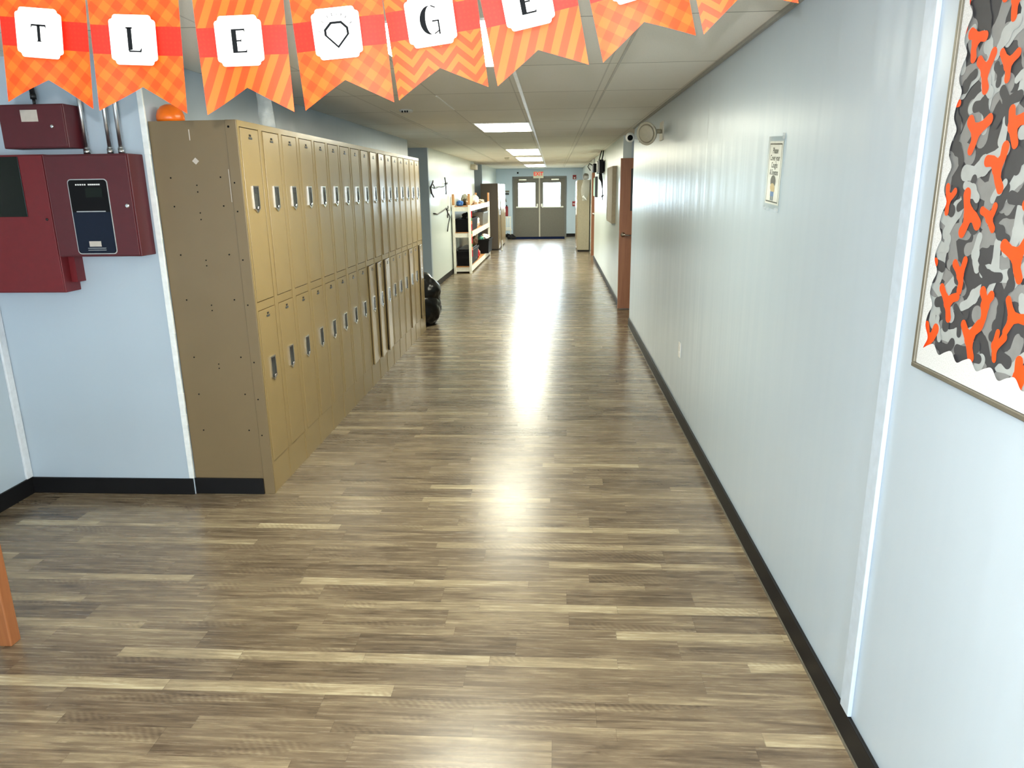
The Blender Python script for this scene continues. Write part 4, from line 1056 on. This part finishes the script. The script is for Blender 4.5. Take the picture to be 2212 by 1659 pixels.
def tub(name, label, x0, x1, y0, y1, z0, z1, m, lid=None):
    r = thing(name, ((x0+x1)/2, (y0+y1)/2, z0), label, 'tub', 'storage tubs on the shelves')
    b = MB(); t = 0.012; k = b.mi(m)
    def lp(x0, x1, y0, y1, z): return [b.bm.verts.new(p) for p in ((x0, y0, z), (x1, y0, z), (x1, y1, z), (x0, y1, z))]
    s = 0.02; A = lp(x0+s, x1-s, y0+s, y1-s, z0); B = lp(x0, x1, y0, y1, z1); C_ = lp(x0+t, x1-t, y0+t, y1-t, z1); D_ = lp(x0+s+t, x1-s-t, y0+s+t, y1-s-t, z0+t)
    b.bm.faces.new(A[::-1]); b.bm.faces.new(D_)
    for P_, Q_ in ((A, B), (B, C_), (C_, D_)):
        for i in range(4): b.bm.faces.new((P_[i], P_[(i+1) % 4], Q_[(i+1) % 4], Q_[i]))
    b.build('body', r)
    b = MB(); e = 0.014
    for a, c in (((x0-e, y0-e, z1-0.03), (x1+e, y0+0.002, z1)), ((x0-e, y1-0.002, z1-0.03), (x1+e, y1+e, z1)), ((x0-e, y0, z1-0.03), (x0+0.002, y1, z1)), ((x1-0.002, y0, z1-0.03), (x1+e, y1, z1))): b.box(a, c, m)
    b.build('rim', r)
    if lid:
        b = MB(); b.box((x0-e, y0-e, z1+0.001), (x1+e, y1+e, z1+0.018), lid, 0.004); b.box((x0+0.03, y0+0.06, z1+0.018), (x1-0.03, y1-0.06, z1+0.035), lid, 0.006); b.build('lid', r)
    return r
def heap(name, label, cat, c, rad, m, seed, flat, amp=0.3):
    b = MB(); b.lump(c, rad, m, seed, amp, 2.4, 4, flat); tag(b.build(name, loc=(c[0], c[1], flat)), label, cat)
tub('storage_tub', 'black tub on the middle shelf, near end', -2.155, -1.845, 15.72, 17.3, 0.866, 1.135, M['blackplastic'])
heap('clothes_heap', 'dark clothes piled in the middle black tub', 'clothes', (-2.0, 16.45, 1.145), (0.095, 0.50, 0.10), M['cloth_black'], 1, 1.137)
tub('storage_tub', 'smoke grey tub on the middle shelf, far end', -2.14, -1.835, 18.5, 19.95, 0.866, 1.19, M['grey_tub'])
tub('storage_tub', 'lidded black tub on the bottom shelf, near end', -2.155, -1.845, 15.72, 17.3, 0.146, 0.46, M['blackplastic'], M['blackbag'])
tub('storage_tub', 'black bin full of pale clothes at far end of bottom shelf', -2.06, -1.73, 18.75, 19.8, 0.156, 0.50, M['blackplastic'])
heap('clothes_heap', 'white clothes spilling over the far bottom bin', 'clothes', (-1.88, 19.3, 0.53), (0.115, 0.34, 0.085), M['cloth_white'], 4, 0.502, 0.35)
heap('clothes_heap', 'teal garment on the pale clothes in the far bottom bin', 'clothes', (-1.95, 18.84, 0.53), (0.07, 0.10, 0.06), M['cloth_teal'], 8, 0.502, 0.3)
heap('clothes_heap', 'brown plush bundle on the lidded black tub', 'clothes', (-1.93, 17.0, 0.60), (0.10, 0.25, 0.12), M['cloth_brown'], 6, 0.497, 0.25)
heap('clothes_heap', 'red cloth on bottom shelf between the tubs', 'clothes', (-1.94, 17.75, 0.24), (0.07, 0.25, 0.12), M['cloth_red'], 7, 0.1465, 0.3)
heap('clothes_heap', 'white cloth on bottom shelf beside the red cloth', 'clothes', (-1.97, 18.25, 0.20), (0.06, 0.20, 0.10), M['cloth_white'], 12, 0.1465, 0.4)
heap('clothes_heap', 'white and tan cloth on middle shelf between the tubs', 'clothes', (-1.95, 17.9, 0.97), (0.075, 0.36, 0.12), M['cloth_white'], 13, 0.874, 0.3)
heap('backpack', 'grey-green bag lying on the top shelf', 'bag', (-2.085, 16.9, 1.52), (0.06, 0.42, 0.125), M['cloth_grey'], 2, 1.406, 0.2)
heap('pillow', 'beige pillow bundle on the top shelf', 'pillow', (-1.935, 16.5, 1.50), (0.065, 0.40, 0.11), M['cloth_beige'], 3, 1.406, 0.2)
heap('cloth_bag', 'blue cloth bundle at the near end of the top shelf', 'cloth', (-2.06, 15.80, 1.455), (0.07, 0.12, 0.06), M['cloth_blue'], 5, 1.406, 0.35)
heap('pillow', 'cream pillow on top shelf behind the near post', 'pillow', (-1.95, 17.75, 1.49), (0.085, 0.38, 0.12), M['cloth_white'], 9, 1.406, 0.25)
heap('pillow', 'small tan cloth bundle at far end of the top shelf', 'cloth', (-1.95, 19.0, 1.445), (0.09, 0.4, 0.055), M['cloth_beige'], 10, 1.406, 0.4)
b = MB()
for i in range(14):
    z0 = 0.35+i*0.068; b.box((sx1-0.0005, sy0+0.095, z0), (sx1+0.012, sy0+0.185, z0+0.066), [M['cloth_red'], M['cloth_red'], M['orangep'], M['green']][i % 4])
tag(b.build('striped_ribbon', loc=(sx1, sy0+0.1, 0.35)), 'red, orange and green ribbon strip along the near shelf post', 'ribbon')

# ------------------------------------------------------------------ brown cabinets, far left
for j, (ya, yb, lab, pw) in enumerate(((21.60, 22.36, 'dark brown metal cabinet nearest the shelving', -2.20), (22.62, 24.5, 'tan-fronted metal cabinet standing beyond the dark brown one', -2.20))):
    r = thing('metal_cabinet', (-1.95, (ya+yb)/2, 0), lab, 'cabinet', 'cabinets along the far left wall')
    box1((pw, ya, 0.04), (-1.712, yb, 1.90), M['brown'], 0.004).build('carcass', r)
    box1((pw+0.02, ya+0.02, 0.0), (-1.73, yb-0.02, 0.04), M['void']).build('plinth', r)
    d = box1((-1.711, ya+0.01, 0.05), (-1.693, yb-0.01, 1.89), M['tan'], 0.003).build('door', r)
    box1((-1.692, yb-0.16, 1.0), (-1.672, yb-0.12, 1.12), M['chrome'], 0.003).build('handle', d)
# mop-like white stand beside the cabinet foot
b = MB(); b.lathe([(0, 0), (0.035, 0), (0.03, 0.03), (0.012, 0.05), (0.012, 0.30), (0, 0.302)], M['whiteplastic'], (-1.60, 21.55, 0.0005), seg=16)
tag(b.build('white_bottle', loc=(-1.60, 21.55, 0)), 'slim white upright bottle on floor by the brown cabinet', 'bottle')

# ------------------------------------------------------------------ clutter left of the end doors
r = thing('wire_rack', (-1.95, 26.6, 0), 'cream wire rack standing left of the end doors', 'rack')
b = MB()
for i in range(9): b.cyl((-2.12+i*0.057, 26.75, 0.30), (-2.12+i*0.057, 26.75, 0.76), 0.010, M['whitewood'], 8)
for zz in (0.30, 0.36, 0.75): b.box((-2.14, 26.735, zz), (-1.645, 26.765, zz+0.03), M['whitewood'])
b.build('grid', r)
for xx in (-2.13, -1.68):
    box1((xx, 26.73, 0), (xx+0.025, 26.77, 0.78), M['whitewood']).build('leg', r)
box1((-2.13, 26.77, 0.28), (-1.655, 27.3, 0.30), M['whitewood']).build('shelf', r)
b = MB(); b.box((-1.90, 26.20, 0.0), (-1.86, 26.25, 0.62), M['cloth_blue'], 0.004)
tag(b.build('blue_post', loc=(-1.88, 26.22, 0)), 'narrow blue upright board leaning before the cream rack', 'board')
b = MB(); b.box((-1.90, 27.52, 0.76), (-1.80, 27.601, 1.12), M['alarmred'], 0.02); b.cyl((-1.85, 27.55, 1.12), (-1.85, 27.55, 1.17), 0.02, M['blackmetal'])
tag(b.build('fire_extinguisher', loc=(-1.85, 27.55, 0.76)), 'red fire extinguisher on the end wall above the cream rack', 'extinguisher')
b = MB()
b.lump((-1.62, 26.48, 0.05), (0.15, 0.12, 0.10), M['cloth_black'], 11, 0.35, 3.0, 4, 0.011)
b.tube([(-1.62, 26.5, 0.08), (-1.70, 26.5, 0.16), (-1.78, 26.48, 0.20)], 0.012, M['cloth_black'])
tag(b.build('black_boots', loc=(-1.62, 26.55, 0)), 'black heap of gear on floor at the left corner of the mat', 'gear')
r = thing('wall_sign', (-1.83, YE, 1.55), 'small dark sign on the end wall beside the door frame', 'sign')
b = MB(); b.box((-1.95, YE-0.012, 1.62), (-1.75, YE-0.0005, 1.68), M['frameolive']); b.box((-1.95, YE-0.012, 1.53), (-1.76, YE-0.0005, 1.60), M['blackmetal']); b.build('plate', r)
b = MB(); b.prism([(-1.93, 1.42), (-1.88, 1.40), (-1.85, 1.27), (-1.92, 1.30)], 'xz', YE-0.02, YE-0.0005, M['cloth_grey']); b.build('tag', r)

# ------------------------------------------------------------------ light and camera
W = bpy.data.worlds.new('World'); S.world = W; W.use_nodes = True
bgn = W.node_tree.nodes['Background']
wn = NT(W)
gt = wn.node('ShaderNodeTexCoord'); gx = wn.node('ShaderNodeSeparateXYZ', {0: gt.outputs['Generated']})
sunny = wn.math('POWER', wn.math('MAXIMUM', gx.outputs[1], 0.0), 2.0)            # bright hazy sky on the sun side, beyond the end doors
bgn.inputs[0].default_value = (0.70, 0.88, 1.0, 1)
wn.put(bgn.inputs[1], wn.math('MULTIPLY_ADD', sunny, 19.0, 7.0))
def portal(name, loc, rot, sx, sy):
    l = bpy.data.lights.new(name, 'AREA'); l.shape = 'RECTANGLE'; l.size = sx; l.size_y = sy; l.energy = 1
    l.cycles.is_portal = True
    o = bpy.data.objects.new(name, l); COL.objects.link(o); o.location = loc; o.rotation_euler = rot
portal('daylight_portal_doors', (-0.645, YE+0.16, 1.515), (-PI/2, 0, 0), 1.7, 0.9)
portal('daylight_portal_added_window', (-1.15, -4.15, 1.225), (PI/2, 0, 0), 3.5, 2.21)  # guides sampling through the added back window
# the photographer's flash beside the lens
fl = bpy.data.lights.new('camera_flash', 'POINT'); fl.energy = 165; fl.shadow_soft_size = 0.006; fl.color = (1.0, 0.97, 0.93)
fo = bpy.data.objects.new('camera_flash', fl); COL.objects.link(fo); fo.location = (-0.014, 0.0, 1.79)

cam = bpy.data.cameras.new('camera'); cam.sensor_width = 36.0; cam.lens = 36.0*1568/2212; cam.clip_start = 0.02; cam.clip_end = 200
co = bpy.data.objects.new('camera', cam); COL.objects.link(co)
R_ = (0.99813, 0.002495, -0.061073); F_ = (0.059616, -0.260282, 0.96369); D_ = (0.013491, 0.965529, 0.259945)
right = Vector((R_[0], F_[0], -D_[0])); up = -Vector((R_[1], F_[1], -D_[1])); fwd = Vector((R_[2], F_[2], -D_[2]))
m4 = Matrix((right, up, -fwd)).transposed().to_4x4(); m4.translation = Vector((0, 0, 1.75))
co.matrix_world = m4
S.camera = co
S.view_settings.view_transform = 'Standard'; S.view_settings.look = 'None'; S.view_settings.gamma = 1.0
S.view_settings.exposure = 0.35; S.view_settings.use_curve_mapping = False
S.cycles.use_denoising = True
S.cycles.max_bounces = 10; S.cycles.diffuse_bounces = 6; S.cycles.glossy_bounces = 4; S.cycles.transparent_max_bounces = 12
S.cycles.caustics_reflective = True; S.cycles.blur_glossy = 0.5; S.cycles.caustics_refractive = False; S.cycles.sample_clamp_indirect = 8.0
